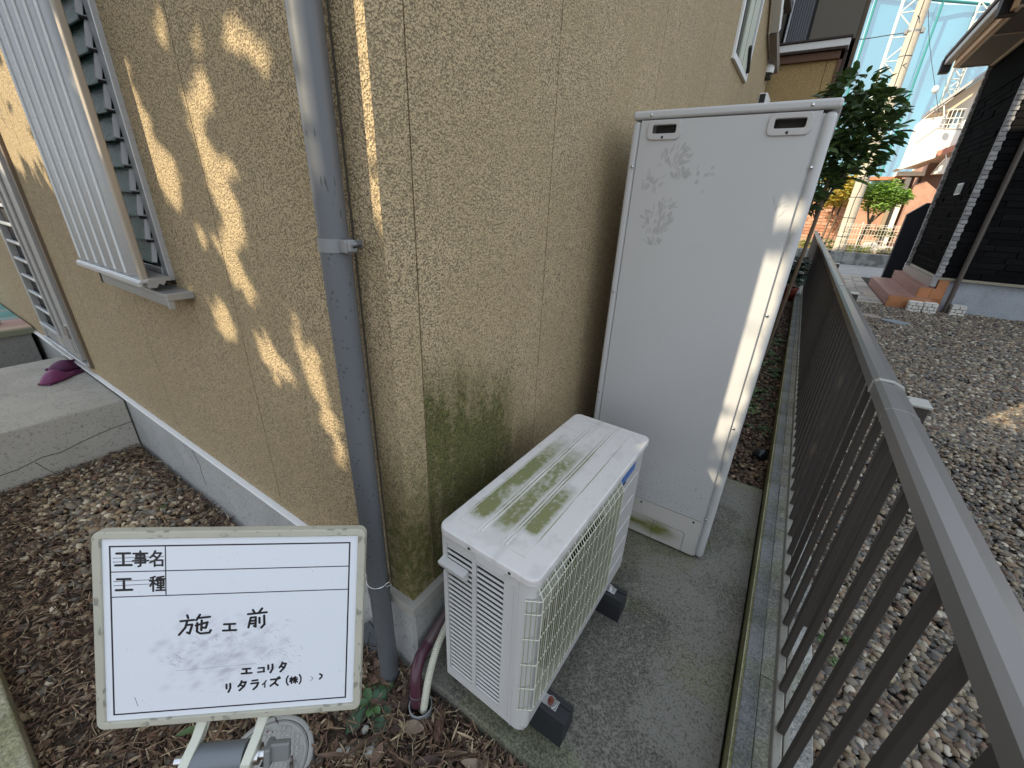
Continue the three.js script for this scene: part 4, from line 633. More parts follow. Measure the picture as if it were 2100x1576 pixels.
  { const g = bx(-W / 2 + 0.008, W / 2 - 0.008, -H / 2 + 0.008, H / 2 - 0.008, -0.006, 0.0035), p = g.attributes.position, uv = g.attributes.uv; for (let i = 0; i < p.count; i++) uv.setXY(i, p.getX(i) / W + 0.5, p.getY(i) / H + 0.5); part('board_face', g, std({ map: ft, roughness: 0.32 }), b); }
  T.frame = tex(256, 256, (u, v) => (0.85 + 0.2 * fbm(u * 6, v * 6, 6, 4, 241)) * (1 - 0.45 * sm(0.66, 0.78, fbm(u * 16, v * 16, 16, 3, 243))), false, 0.3);
  const frM = std({ map: T.frame, color: C(0.46, 0.44, 0.35), roughness: 0.5 }), armM = std({ color: C(0.60, 0.60, 0.50), roughness: 0.45 });
  part('frame', extr(rrect(-W / 2, W / 2, -H / 2, H / 2, 0.012), 0.016, [rrect(-W / 2 + 0.0095, W / 2 - 0.0095, -H / 2 + 0.0095, H / 2 - 0.0095, 0.003)], 0.002).translate(0, 0, -0.010), frM, b);
  part('back_plate', bx(-W / 2 + 0.006, W / 2 - 0.006, -H / 2 + 0.006, H / 2 - 0.006, -0.010, -0.0065), frM, b);
  for (const [tx, bx0] of [[-0.052, -0.083], [0.056, 0.024]]) {
    const g = extr([[0.010, 0.03], [0.012, -0.015], [0.020, -0.04], [0.040, -0.058], [0.050, -0.075], [0.048, -0.098], [0.034, -0.110], [0.010, -0.110], [-0.004, -0.096], [-0.004, -0.072], [-0.008, -0.05], [-0.012, -0.025], [-0.012, 0.03]], 0.014, [], 0.0015);
    g.rotateY(-Math.PI / 2); g.translate(tx, -H / 2 - 0.002, -0.022);
    const p = g.attributes.position; for (let i = 0; i < p.count; i++) { const t = clamp((-H / 2 - p.getY(i)) / 0.09); p.setX(i, p.getX(i) + (bx0 - tx) * t * 0.8); }
    g.computeVertexNormals(); part('arm', g, armM, b);
  }
  const cy = -H / 2 - 0.083, cz = 0.002;
  part('clamp_barrel', cyl(0.0245, 0.0245, 0.096, 0, 0, 0, 32).rotateZ(Math.PI / 2).translate(-0.030, cy, cz), std({ color: C(0.16, 0.175, 0.19), roughness: 0.35 }), b);
  part('clamp_disc', merge([cyl(0.017, 0.017, 0.008, 0, 0, 0, 24).rotateZ(Math.PI / 2).translate(0.040, cy, cz), cyl(0.010, 0.010, 0.016, 0, 0, 0, 20).rotateZ(Math.PI / 2).translate(0.047, cy, cz)]), M.steel, b);
  part('knob', merge([bx(0.054, 0.066, cy - 0.020, cy + 0.020, cz - 0.016, cz + 0.016, 0.004), bx(0.062, 0.098, cy - 0.016, cy + 0.022, cz - 0.007, cz + 0.007, 0.004)]), std({ color: C(0.19, 0.195, 0.185), roughness: 0.45 }), b);
  part('screw', merge([cyl(0.008, 0.008, 0.012, 0, 0, 0, 16).rotateZ(Math.PI / 2).translate(-0.098, cy, cz), cyl(0.005, 0.005, 0.01, 0, 0, 0, 12).rotateX(Math.PI / 2).translate(-0.03, cy - 0.012, cz + 0.02)]), M.steel, b);
  part('pole', cyl(0.012, 0.012, 0.42, -0.03, cy - 0.225, cz, 20), std({ color: C(0.5, 0.5, 0.48), roughness: 0.35, metalness: 0.6 }), b);
}
// ---------------------------------------------------------------- small things on the near ground
{
  const m = thing('manhole_lid', 'round pale grey plastic inspection lid in the leaf litter behind the sign', 'manhole lid', [-0.178, 0.0, 0.418], 0.5); m.scale.set(1.14, 1, 1.14);
  const pM = std({ color: C(0.43, 0.42, 0.39), roughness: 0.65, map: T.conc });
  part('ring', new THREE.LatheGeometry([[0.094, 0.0], [0.0945, 0.020], [0.096, 0.022], [0.104, 0.022], [0.107, 0.019], [0.108, -0.03]].map((q) => new THREE.Vector2(...q)), 48), pM, m);
  part('lid', cyl(0.0925, 0.0925, 0.020, 0, 0.009, 0, 48), pM, m);
  const pads = []; for (let i = -7; i <= 7; i++) for (let j = -7; j <= 7; j++) { const x = i * 0.0125 + (j % 2) * 0.006, z = j * 0.0125; if (Math.hypot(x, z) > 0.079 || (Math.abs(x) < 0.022 && Math.abs(z) < 0.017)) continue; pads.push([x, z, (i + j) % 2]); }
  for (const [x, z, k] of pads) part('tread', k ? bx(x - 0.0048, x + 0.0048, 0.019, 0.0212, z - 0.0032, z + 0.0032, 0.001) : bx(x - 0.0032, x + 0.0032, 0.019, 0.0212, z - 0.0048, z + 0.0048, 0.001), pM, m);
  part('rim', new THREE.LatheGeometry([[0.084, 0.019], [0.0845, 0.0215], [0.089, 0.0215], [0.0895, 0.019]].map((q) => new THREE.Vector2(...q)), 48), pM, m);
  part('finger_hole', bx(-0.013, 0.013, 0.0188, 0.0196, -0.009, 0.009), M.dark, m); part('hole_rim', extr(rrect(-0.017, 0.017, -0.013, 0.013, 0.003), 0.002, [rrect(-0.013, 0.013, -0.009, 0.009, 0.002)]).rotateX(-Math.PI / 2).translate(0, 0.0192, 0), pM, m);

  const sl = std({ color: C(0.085, 0.09, 0.10), roughness: 0.7, map: T.conc });
  const s1 = thing('slate_fragment', 'broken dark slate piece leaning on the foundation between the sign and the downpipe', 'slate');
  part('slab', extr([[-0.05, 0], [0.045, -0.01], [0.05, 0.055], [0.015, 0.10], [-0.02, 0.115], [-0.055, 0.07]], 0.007, [], 0.001).rotateX(-0.35).rotateY(0.15).translate(-0.205, 0.004, 0.045), sl, s1);
  for (const q of [[-0.03, 0.03, 0.07, 0.05], [0.0, 0.05, 0.02, 0.09]]) part('crack', bar([q[0] - 0.205, q[1], 0.047], [q[2] - 0.225, q[3] + 0.005, 0.030], 0.0012, 4), M.dark, s1);
  // rosette weed with toothed leaves
  const w = thing('rosette_weed', 'dark green weed with toothed leaves beside the foot of the downpipe', 'weed', [-0.055, 0.012, 0.150]);
  const gcol = [[0.07, 0.14, 0.055], [0.09, 0.18, 0.06], [0.055, 0.11, 0.06]];
  for (let i = 0; i < 15; i++) {
    const L = i < 9 ? rr(0.075, 0.11) : rr(0.04, 0.065), n = 16, g = new THREE.PlaneGeometry(1, 1, n, 4), p = g.attributes.position, lift = i < 9 ? rr(0.15, 0.45) : rr(0.6, 1.0);
    for (let k = 0; k < p.count; k++) { const t = p.getX(k) + 0.5, s = p.getY(k) * 2, wd = 0.0125 * (0.35 + 0.9 * sm(0.0, 0.65, t)) * sm(1.02, 0.72, t) * (1 + 0.22 * Math.sin(t * 40)) * (L / 0.07); p.setXYZ(k, t * L, L * (lift * t - 0.55 * t * t) + Math.abs(s) * 0.25 * wd, s * wd); }
    g.computeVertexNormals(); part('leaf', strip(g), std({ color: C(...gcol[i % 3]), roughness: 0.55, side: THREE.DoubleSide }), w, [0, 0, 0], [0, i * 2.4 + rr(-0.2, 0.2), 0]);
  }
  // concrete edging in the near left corner
  const e = thing('edging_kerb', 'worn concrete edging at the lower left corner of the view', 'kerb');
  part('edging', bx(-1.8, -0.50, -0.2, 0.085, 0.772, 0.90, 0.008), std({ map: T.kerb, color: C(0.40, 0.375, 0.26), roughness: 0.95, bumpMap: T.slabB, bumpScale: 0.003 }), e);
  // green leaf fallen on the litter
  const fg = new THREE.PlaneGeometry(1, 1, 8, 2), fp = fg.attributes.position; for (let k = 0; k < fp.count; k++) { const t = fp.getX(k) + 0.5, s = fp.getY(k) * 2; fp.setXYZ(k, (t - 0.5) * 0.075, 0.004 + Math.abs(s) * 0.005 - (t - 0.5) ** 2 * 0.03, s * 0.010 * Math.sin(Math.PI * t) ** 0.8); } fg.computeVertexNormals();
  const gl = thing('fallen_leaf', 'single fresh green leaf lying on the brown litter below the sign', 'leaf', [-0.425, 0.034, 0.505], 0.95); part('blade', strip(fg), std({ color: C(0.07, 0.12, 0.035), roughness: 0.5, side: THREE.DoubleSide }), gl);
}
// tufts of small weeds: each tuft is one plant of many little leaves
const tuftG = (() => { const gs = []; for (let i = 0; i < 26; i++) { const g = new THREE.PlaneGeometry(0.02, 0.012, 2, 1); g.rotateX(-Math.PI / 2 + rr(-0.5, 0.5)); g.rotateY(rr(0, 6.28)); const r = rr(0.0, 0.045), a = rr(0, 6.28); g.translate(Math.cos(a) * r, rr(0.005, 0.04) * (1 - r * 10), Math.sin(a) * r); gs.push(strip(g)); } for (let i = 0; i < 8; i++) { const a = rr(0, 6.28); gs.push(bar([0, 0, 0], [Math.cos(a) * 0.03, 0.03, Math.sin(a) * 0.03], 0.0008, 4)); } return merge(gs); })();
const weedM = [[0.07, 0.13, 0.04], [0.05, 0.10, 0.035], [0.10, 0.16, 0.05]].map((c) => std({ color: C(...c), roughness: 0.6, side: THREE.DoubleSide }));
{
  const put = (x, y, z, s, k, label, group) => { const t = thing('small_weed', label, 'weed', [x, y, z], rr(0, 6), group); const m = part('foliage', tuftG, weedM[k], t); m.scale.setScalar(s); };
  for (const [x, z, s, l] of [[1.14, -0.89, 0.5, 'small green weed in the gravel seen between the fence pickets, nearest the kerb'], [1.215, -0.93, 0.55, 'small green weed in the gravel seen between the fence pickets, farther from the kerb'], [1.17, -0.81, 0.5, 'small green weed in the gravel against the kerb, lowest of the three by the pickets']]) put(x, 0.085, z, s, 2, l);
  for (let k = 0; k < 3; k++) stuff('ground_weeds', tuftG, weedM[k], Array.from({ length: 14 }, () => new THREE.Matrix4().compose(V3(rr(0.60, 0.87), 0.018, -2.5 - rr(0, 3.2)), new THREE.Quaternion().setFromEuler(new THREE.Euler(0, rr(0, 6), 0)), V3(1, 1, 1).multiplyScalar(rr(0.8, 1.5)))), null, strip_);
  for (const [x, z, s, k, l] of [[-1.62, 0.16, 0.5, 2, 'tiny pale green weed in the pebbles nearest the step'], [-1.22, 0.10, 0.55, 0, 'tiny green weed on the litter near the middle of the foundation'], [-1.42, 0.27, 0.6, 1, 'tiny dark weed on the pebbles above the sign'], [-1.95, 0.28, 0.4, 2, 'tiny weed close to the front face of the concrete step']]) put(x, 0.015, z, s, k, l);
  for (const [x, y, z, s, k, l] of [[-3.85, 0.06, 0.2, 3.2, 1, 'dark weed in the gap between the step and the deck'], [-3.95, 0.02, 0.42, 2.6, 2, 'yellow green weed in front of the deck foundation']]) put(x, y, z, s, k, l);
  const bl = thing('black_ball', 'small black ball half sunk in the soil strip beside the kerb', 'ball', [0.845, 0.045, -2.23]); part('ball', strip(new THREE.SphereGeometry(0.046, 24, 16)), std({ color: C(0.012, 0.013, 0.016), roughness: 0.2 }), bl); part('cap', cyl(0.012, 0.01, 0.01, 0, 0.046, 0, 12), M.dark, bl);
  const pp = thing('potted_plant', 'dark leafy plant in a small red pot behind the tank', 'potted plant', [0.80, 0.012, -8.6]);
  part('pot', new THREE.LatheGeometry([[0.0, 0.0], [0.09, 0.0], [0.12, 0.2], [0.13, 0.2], [0.13, 0.23], [0.11, 0.23], [0.1, 0.18], [0, 0.18]].map((q) => new THREE.Vector2(...q)), 28), std({ color: C(0.20, 0.035, 0.02), roughness: 0.6 }), pp);
  const g = merge([0, 1, 2, 3, 4, 5, 6, 7, 8, 9, 10, 11].map((i) => { const q = tuftG.clone(); q.scale(4.5, 5, 4.5); q.rotateY(i); q.translate(Math.cos(i * 2.4) * 0.1, 0.24 + i * 0.035, Math.sin(i * 2.4) * 0.1); return q; })); part('foliage', g, std({ color: C(0.03, 0.055, 0.028), roughness: 0.6, side: THREE.DoubleSide }), pp);
}
// ---------------------------------------------------------------- the dark house next door
{
  const h = thing('dark_house', 'dark split-stone clad house with white corner strips and a brown downpipe, across the gravel', 'house');
  const sk = [0.0030, 0.0036, 0.0026].map((v) => new THREE.MeshPhysicalMaterial({ color: C(v, v * 0.95, v), roughness: 0.9, specularIntensity: 0.05 })), bk = std({ color: C(0.003, 0.003, 0.003), roughness: 0.85 });  // side-wall stones: same cladding, coloured darker for the shade on that side
  const st = [[0.0055, 0.0052, 0.0056], [0.007, 0.0066, 0.0068], [0.0042, 0.0041, 0.0046], [0.009, 0.0085, 0.0088]].map((c) => new THREE.MeshPhysicalMaterial({ color: C(...c), roughness: 0.85, specularIntensity: 0.25, map: T.conc }));
  part('wall', bx(2.775, 9, 0.60, 4.0, -11.5, -9.03), bk, h);
  part('foundation', bx(2.80, 9, -0.2, 0.575, -11.4, -9.05), std({ map: T.conc, color: C(0.36, 0.38, 0.41), roughness: 0.9 }), h);
  part('base_flashing', bx(2.76, 9, 0.578, 0.618, -11.5, -8.985, 0.004), std({ color: C(0.28, 0.25, 0.18), roughness: 0.6 }), h);
  let row = 0;
  for (let y = 0.625; y < 3.9; y += 0.088) { // front, facing the gravel
    let x = 2.80 + (row % 3) * -0.10; row++;
    while (x < 4.05) { const l = rr(0.30, 0.46), a = Math.max(2.80, x); if (x + l - a > 0.05 && y < 3.3) part('siding_stone', bx(a + 0.003, x + l - 0.003, y + 0.004, y + 0.085, -9.03, -9.018 + rr(0, 0.022), 0.005), st[Math.floor(rnd() * 4)], h); x += l; }
  }
  row = 0;
  for (let y = 0.625; y < 3.9; y += 0.088) { let z = -11.42 - (row % 3) * 0.13; row++; while (z < -9.1) { const l = rr(0.55, 0.85), a = Math.max(-11.42, z), b = Math.min(-9.09, z + l); if (b - a > 0.05) part('siding_stone', bx(2.752 + rr(0, 0.016), 2.775, y + 0.004, y + 0.085, a + 0.003, b - 0.003, 0.004), sk[Math.floor(rnd() * 3)], h); z += l; } }
  const wh = std({ color: C(0.40, 0.39, 0.38), roughness: 0.8, map: T.conc }), wd = std({ color: C(0.27, 0.265, 0.265), roughness: 0.85, map: T.conc });
  for (const [zc, x0, x1, y0, y1] of [[-9.0, 2.705, 2.795, 0.62, 4.0], [-11.45, 2.70, 2.79, 0.62, 4.0]]) {
    const s = sub('corner_strip', h);
    part('strip_base', bx(x0 + 0.01, x1 - 0.008, y0, y1, zc - 0.06, zc), wd, s);
    let k = 0; for (let y = y0; y < y1 - 0.03; y += 0.062) { const o = k++ % 2 ? 0.014 : 0; part('strip_block', bx(x0 + o, x1 - 0.014 + o, y + 0.004, y + 0.058, zc - 0.02, zc + 0.014 + (k % 3) * 0.004, 0.009), k % 5 ? wh : wd, s); }
    part('strip_foot', bx(x0 - 0.004, x1 - 0.03, y0 - 0.16, y0, zc - 0.08, zc + 0.016, 0.01), wh, s);
  }
  const pm = std({ color: C(0.085, 0.066, 0.056), roughness: 0.5 });
  const dp = sub('downpipe', h); part('pipe', cyl(0.034, 0.034, 3.9, 2.99, 0.05 + 1.95, -8.93, 16), pm, dp); for (const y of [1.05, 2.0, 2.9]) part('bracket', merge([cyl(0.037, 0.037, 0.022, 2.99, y, -8.93, 16), bx(2.975, 3.005, y - 0.01, y + 0.01, -9.03, -8.95)]), pm, dp);
  const ic = sub('intercom', h); part('casing', bx(2.732, 2.75, 1.87, 2.05, -10.20, -9.86, 0.004), std({ color: C(0.45, 0.46, 0.47), roughness: 0.4 }), ic); part('face', bx(2.726, 2.734, 1.892, 2.028, -10.16, -9.90, 0.003), std({ color: C(0.03, 0.03, 0.032), roughness: 0.3 }), ic);
  // eave: soffit, fascia, gutter, roof edge
  const sof = std({ color: C(0.20, 0.175, 0.145), roughness: 0.8 }), trim = std({ color: C(0.55, 0.45, 0.33), roughness: 0.6 });
  part('eave_soffit', bx(2.31, 2.80, 4.0, 4.02, -11.42, -9.70), sof, h); part('eave_soffit', bx(2.31, 3.4, 4.0, 4.02, -9.66, -8.60), std({ color: C(0.12, 0.10, 0.085), roughness: 0.8 }), h);
  part('soffit_trim', bx(2.31, 3.4, 3.99, 4.021, -9.70, -9.66, 0.003), trim, h); part('soffit_trim', bx(2.28, 2.31, 3.985, 4.03, -11.44, -8.60, 0.003), trim, h); part('soffit_trim', bx(2.72, 2.76, 3.97, 4.0, -11.42, -9.0, 0.003), trim, h); part('soffit_trim', bx(2.3, 2.8, 3.985, 4.02, -11.46, -11.42, 0.003), trim, h);
  part('fascia', bx(2.23, 2.28, 4.0, 4.19, -11.46, -8.6, 0.004), std({ color: C(0.62, 0.40, 0.22), roughness: 0.6 }), h);
  const gm = std({ color: C(0.42, 0.39, 0.36), roughness: 0.45 });
  part('gutter', bx(2.12, 2.228, 4.10, 4.20, -11.7, -8.9, 0.02), gm, h); part('gutter_end', bx(2.09, 2.24, 3.99, 4.21, -11.86, -11.7, 0.01), std({ color: C(0.045, 0.04, 0.04), roughness: 0.6 }), h);
  part('gutter_end', bx(2.13, 2.32, 3.98, 4.24, -8.9, -8.72, 0.01), M.dark, h); part('gutter_bracket', bar([2.30, 3.985, -8.5], [2.46, 4.06, -8.72], 0.018, 6), trim, h); part('gutter_bracket', bar([2.46, 4.06, -8.72], [2.56, 4.06, -8.5], 0.018, 6), trim, h);
  const rm = std({ color: C(0.115, 0.095, 0.09), roughness: 0.7 });
  for (let i = 0; i < 7; i++) part('roof_course', bx(2.10 + i * 0.30, 2.42 + i * 0.30, 4.215 + i * 0.12, 4.275 + i * 0.12, -11.8, -7.6, 0.01), rm, h);
  part('porch_beam', bx(2.745, 2.77, 3.42, 3.90, -11.38, -9.1), sk[0], h);

  const w = thing('entrance_screen', 'smooth black entrance wall with a sloping top corner beyond the tiled steps', 'wall');
  part('panel', extr([[2.66, -0.1], [3.9, -0.1], [3.9, 1.80], [2.94, 1.80], [2.67, 1.545]], 0.16, [], 0.004).translate(0, 0, -13.4), std({ color: C(0.005, 0.0055, 0.009), roughness: 0.6 }), w);

  // tiled steps
  const s = thing('tiled_steps', 'reddish brown tiled entrance steps with orange tiled ends beside the dark house', 'steps');
  const tt = std({ color: C(0.33, 0.145, 0.105), roughness: 0.4, map: T.conc }), tr = std({ color: C(0.27, 0.12, 0.085), roughness: 0.45, map: T.conc }), to = std({ color: C(0.50, 0.20, 0.075), roughness: 0.5, map: T.conc }), gr = std({ color: C(0.30, 0.24, 0.20), roughness: 0.9 });
  part('core', merge([bx(2.235, 2.78, -0.1, 0.268, -11.44, -8.888), bx(2.585, 2.79, 0.2, 0.436, -11.48, -8.978), bx(2.70, 2.81, 0.3, 0.575, -11.5, -9.05)]), gr, s);
  for (let i = 0; i < 17; i++) { const z1 = -8.89 - i * 0.15; part('tile', bx(2.222, 2.58, 0.266, 0.280, z1 - 0.147, z1, 0.003), tt, s); part('tile', bx(2.2225, 2.237, 0.0, 0.264, z1 - 0.147, z1, 0.003), tr, s); part('tile', bx(2.572, 2.745, 0.434, 0.448, z1 - 0.237, z1 - 0.09, 0.003), tt, s); part('tile', bx(2.5725, 2.587, 0.282, 0.432, z1 - 0.237, z1 - 0.09, 0.003), tr, s); }
  for (let i = 0; i < 9; i++) part('tile', bx(2.735, 2.752, 0.45, 0.574, -8.99 - i * 0.29 - 0.286, -8.99 - i * 0.29, 0.003), to, s);
  for (let i = 0; i < 2; i++) part('tile', bx(2.226 + i * 0.277, 2.50 + i * 0.277, 0.0, 0.264, -8.889, -8.874, 0.003), to, s);
  for (let i = 0; i < 2; i++) part('tile', bx(2.578 + i * 0.16, 2.735 + i * 0.16, 0.267, 0.432, -8.979, -8.964, 0.003), to, s);
  part('tile', bx(2.782, 2.91, 0.0, 0.575, -9.04, -8.985, 0.003), to, s);

  // white moulded blocks with a brick pattern
  const wb = std({ color: C(0.70, 0.66, 0.60), roughness: 0.7, map: T.conc });
  const jm = std({ color: C(0.09, 0.075, 0.06), roughness: 0.9 });
  for (const [x0, x1, z, lab] of [[2.475, 2.655, -8.66, 'white brick-patterned weight block leaning on the orange end of the steps, left one'], [2.672, 2.845, -8.70, 'white brick-patterned weight block between its twin and the brown downpipe'], [3.025, 3.205, -8.80, 'white brick-patterned weight block standing alone right of the brown downpipe']]) {
    const b = thing('brick_pattern_block', lab, 'block'); part('core', bx(x0 + 0.012, x1 - 0.012, 0.06, 0.222, z - 0.15, z - 0.012, 0.01), jm, b);
    for (let r = 0; r < 3; r++) { const y = 0.065 + r * 0.053, cuts = r % 2 ? [x0, x0 + 0.055, x0 + 0.135, x1] : [x0, x0 + 0.095, x1]; for (let i = 0; i < cuts.length - 1; i++) part('brick', bx(cuts[i] + 0.003, cuts[i + 1] - 0.003, y + 0.003, y + 0.050, z - 0.15, z, 0.008), wb, b); }
    part('top', bx(x0 + 0.004, x1 - 0.004, 0.222, 0.236, z - 0.15, z - 0.002, 0.01), wb, b);
  }
  const ss = std({ color: C(0.36, 0.30, 0.25), roughness: 0.8, map: T.conc }), s2 = std({ color: C(0.24, 0.27, 0.29), roughness: 0.6, map: T.conc });
  const disc = (n, r1, r2, lab, m, p, cat) => { const g = new THREE.CylinderGeometry(r1, r1 * 1.04, 0.035, 28), q = g.attributes.position; for (let i = 0; i < q.count; i++) { const a = Math.atan2(q.getZ(i), q.getX(i)), k = 1 + 0.12 * Math.sin(a * 2 + 1) + 0.07 * Math.sin(a * 3); q.setX(i, q.getX(i) * k); q.setZ(i, q.getZ(i) * k * r2 / r1); } const t = thing(n, lab, cat, p); part('stone', strip(g), m, t); };
  disc('stepping_stone', 0.15, 0.10, 'pale pinkish stepping stone in the gravel close to the fence', ss, [1.86, 0.085, -7.62], 'stone');
  disc('stepping_stone', 0.14, 0.11, 'blue grey stepping stone in the gravel in front of the steps', s2, [2.17, 0.085, -7.42], 'stone');
  // crazy paving between fence and steps
  const pv = struct('stone_paving', bx(1.12, 2.22, -0.2, 0.082, -13.1, -9.05), std({ color: C(0.10, 0.09, 0.08), roughness: 1 }));
  const pc = [[0.36, 0.31, 0.26], [0.40, 0.36, 0.31], [0.31, 0.28, 0.255], [0.42, 0.355, 0.285]].map((c) => std({ color: C(...c), roughness: 0.85, map: T.conc }));
  const NX = 5, NZ = 12, P = []; for (let i = 0; i <= NX; i++) { P.push([]); for (let j = 0; j <= NZ; j++) P[i].push([1.14 + (i + (i && i < NX ? rr(-0.3, 0.3) : 0)) * 1.07 / NX, -(-9.1 - (j + (j && j < NZ ? rr(-0.3, 0.3) : 0)) * 3.9 / NZ)]); }
  for (let i = 0; i < NX; i++) for (let j = 0; j < NZ; j++) { const q = [P[i][j], P[i + 1][j], P[i + 1][j + 1], P[i][j + 1]], cx = q.reduce((a, b) => a + b[0], 0) / 4, cy = q.reduce((a, b) => a + b[1], 0) / 4; part('flagstone', extr(q.map(([x, y]) => [cx + (x - cx) * 0.93, cy + (y - cy) * 0.93]), 0.014 + rr(0, 0.006), [], 0.003).rotateX(-Math.PI / 2).translate(0, 0.080, 0), pc[Math.floor(rnd() * 4)], pv); }
  part('edge_stone', bx(1.13, 2.21, 0.02, 0.10, -9.08, -8.96, 0.01), pc[3], pv);
}
// ---------------------------------------------------------------- road, garden across it
const roadM = std({ color: C(0.30, 0.29, 0.28), map: T.conc, roughness: 0.95, bumpMap: T.concB, bumpScale: 0.004 });
struct('road', bx(-30, 40, -0.3, 0.03, -16.72, -13.2), roadM);
{
  const lw = thing('low_wall', 'low weathered grey concrete wall along the far side of the road', 'wall');
  T.lw = tex(512, 128, (u, v) => (0.5 + 0.75 * fbm(u * 10, v * 3, 16, 5, 251)) * mix(1, 0.55, sm(0.45, 0.62, fbm(u * 14, v * 4 + 5, 16, 4, 255))), false, 2.4);
  for (let i = 0; i < 12; i++) part('wall_block', bx(-4 + i * 1.2 + 0.004, -2.8 + i * 1.2 - 0.004, -0.1, 0.395, -16.95, -16.7, 0.01), std({ map: T.lw, color: C(0.36, 0.355, 0.33), roughness: 0.95 }), lw);
  struct('garden_bed', bx(-40, 40, -0.2, 0.36, -60, -16.96), std({ map: T.soil, color: C(0.46, 0.30, 0.16), roughness: 1 }));
  const mf = thing('mesh_fence', 'white wire mesh garden fence on the low wall across the road', 'fence'), wm = std({ color: C(0.72, 0.66, 0.55), roughness: 0.5 });
  for (let i = 0; i < 28; i++) part('wire', bx(1.78 + i * 0.075, 1.788 + i * 0.075, 0.42, 1.23, -17.0, -16.992), wm, mf);
  for (const y of [0.46, 0.60, 0.76, 0.92, 1.08, 1.17, 1.22]) part('wire', bx(1.70, 3.9, y, y + 0.010, -16.991, -16.983), wm, mf);
  for (const x of [2.25, 3.35]) part('post', cyl(0.02, 0.02, 0.95, x, 0.82, -17.02, 10), wm, mf);
}
{
  const p = thing('utility_pole', 'thick concrete utility pole banded with black straps, across the road', 'utility pole'), cm = std({ map: T.conc, color: C(0.54, 0.48, 0.38), roughness: 0.9 }), bm = std({ color: C(0.04, 0.04, 0.045), roughness: 0.6 });
  part('shaft', cyl(0.168, 0.125, 12, 1.872, 0.3 + 6, -17.3, 28), cm, p);
  for (const y of [0.83, 1.39, 1.99, 2.50, 5.57, 6.82]) part('band', cyl(0.171 - y * 0.0036, 0.171 - y * 0.0036, 0.022, 1.872, y, -17.3, 28), bm, p);
  part('cable', tube([[1.85, 0.35, -17.12], [1.84, 2.0, -17.13], [1.88, 2.2, -17.13], [1.845, 3.4, -17.135], [1.85, 7.5, -17.15], [1.85, 12, -17.17]], 0.008, 60, 5), bm, p);
  part('clamp_band', merge([cyl(0.150, 0.150, 0.05, 1.872, 6.13, -17.3, 28), bx(1.66, 1.73, 6.08, 6.19, -17.35, -17.22, 0.01), bx(2.01, 2.09, 6.08, 6.19, -17.35, -17.22, 0.01)]), std({ color: C(0.25, 0.25, 0.25), metalness: 0.5, roughness: 0.5 }), p);
  for (const [y, s] of [[4.6, -1], [5.35, 1], [6.4, -1], [7.1, 1]]) part('step_bolt', bar([1.872, y, -17.16], [1.872 + s * 0.06, y, -17.0], 0.012, 6), bm, p);
  const w1 = thing('guy_wire', 'thin wire that runs from the pole clamp to the left behind the stucco house', 'wire'); part('wire', tube([[1.70, 6.13, -17.3], [1.3, 6.12, -17.28], [0.75, 6.10, -17.26], [-3, 6.3, -17.0]], 0.012, 30, 5), bm, w1);
  const w2 = thing('insulated_wire', 'thin wire with a white round insulator, descending to the white house', 'wire'); part('wire', tube([[1.6, 9.2, -20], [2.45, 6.7, -20], [3.1, 5.24, -20], [3.4, 4.6, -20]], 0.008, 30, 5), bm, w2); part('insulator', strip(new THREE.SphereGeometry(0.085, 16, 12).scale(1, 1.3, 1).translate(3.1, 5.24, -20)), M.white, w2);
  const tw = (lab, x0, x1, z, top) => { const t = thing('lattice_tower', lab, 'tower'), m = std({ color: C(0.60, 0.62, 0.58), metalness: 0.1, roughness: 0.5 }), d = x1 - x0; for (const [x, q] of [[x0, 0], [x1, 0], [x0, -d], [x1, -d]]) part('leg', bar([x, 0, z + q], [x, top, z + q], 0.095, 6), m, t); for (let y = 2, k = 0; y < top - 1.6; y += d * 1.0, k++) { part('brace', bar([k % 2 ? x0 : x1, y, z], [k % 2 ? x1 : x0, y + d, z], 0.055, 5), m, t); part('brace', bar([x0, y, z], [x1, y, z], 0.045, 5), m, t); part('brace', bar([x0, y, k % 2 ? z : z - d], [x0, y + d, k % 2 ? z - d : z], 0.05, 5), m, t); } };
  tw('tall pale lattice tower left of the utility pole holding the net', 2.745, 4.29, -50, 22); tw('tall pale lattice tower behind the eaves of the dark house', 8.55, 9.35, -60, 26);
  const net = thing('ball_net', 'huge pale blue sports ground net hung between the lattice towers', 'net');
  const nm = std({ color: C(0.085, 0.36, 0.50), roughness: 0.9, transparent: true, opacity: 0.72, side: THREE.DoubleSide });
  net.position.set(8.9, 0, -61); net.rotation.y = Math.atan2(0.6, 0.8);
  const top = 18.7; const ed = [-24, -10.2, -4.1, 12, 26];
  for (let i = 0; i < 4; i++) { const w = ed[i + 1] - ed[i], g = new THREE.PlaneGeometry(w - 0.05, top - 0.6, 24, 24), q = g.attributes.position; for (let k = 0; k < q.count; k++) q.setZ(k, 0.5 * (vn(q.getX(k) * 0.4 + i * 9 + 20, q.getY(k) * 0.25 + 20, 64, 4) - 0.5)); g.computeVertexNormals(); part('net_panel', strip(g.translate((ed[i] + ed[i + 1]) / 2, top / 2 + 0.3, 0)), nm, net); }
  const rp = std({ color: C(0.05, 0.26, 0.26), roughness: 0.8 }); for (const x of ed) part('rope', bar([x, 0.5, 0.4], [x, top, 0.4], 0.09, 6), rp, net); part('rope', bar([-24, top, 0.4], [26, top, 0.4], 0.11, 6), rp, net);
}
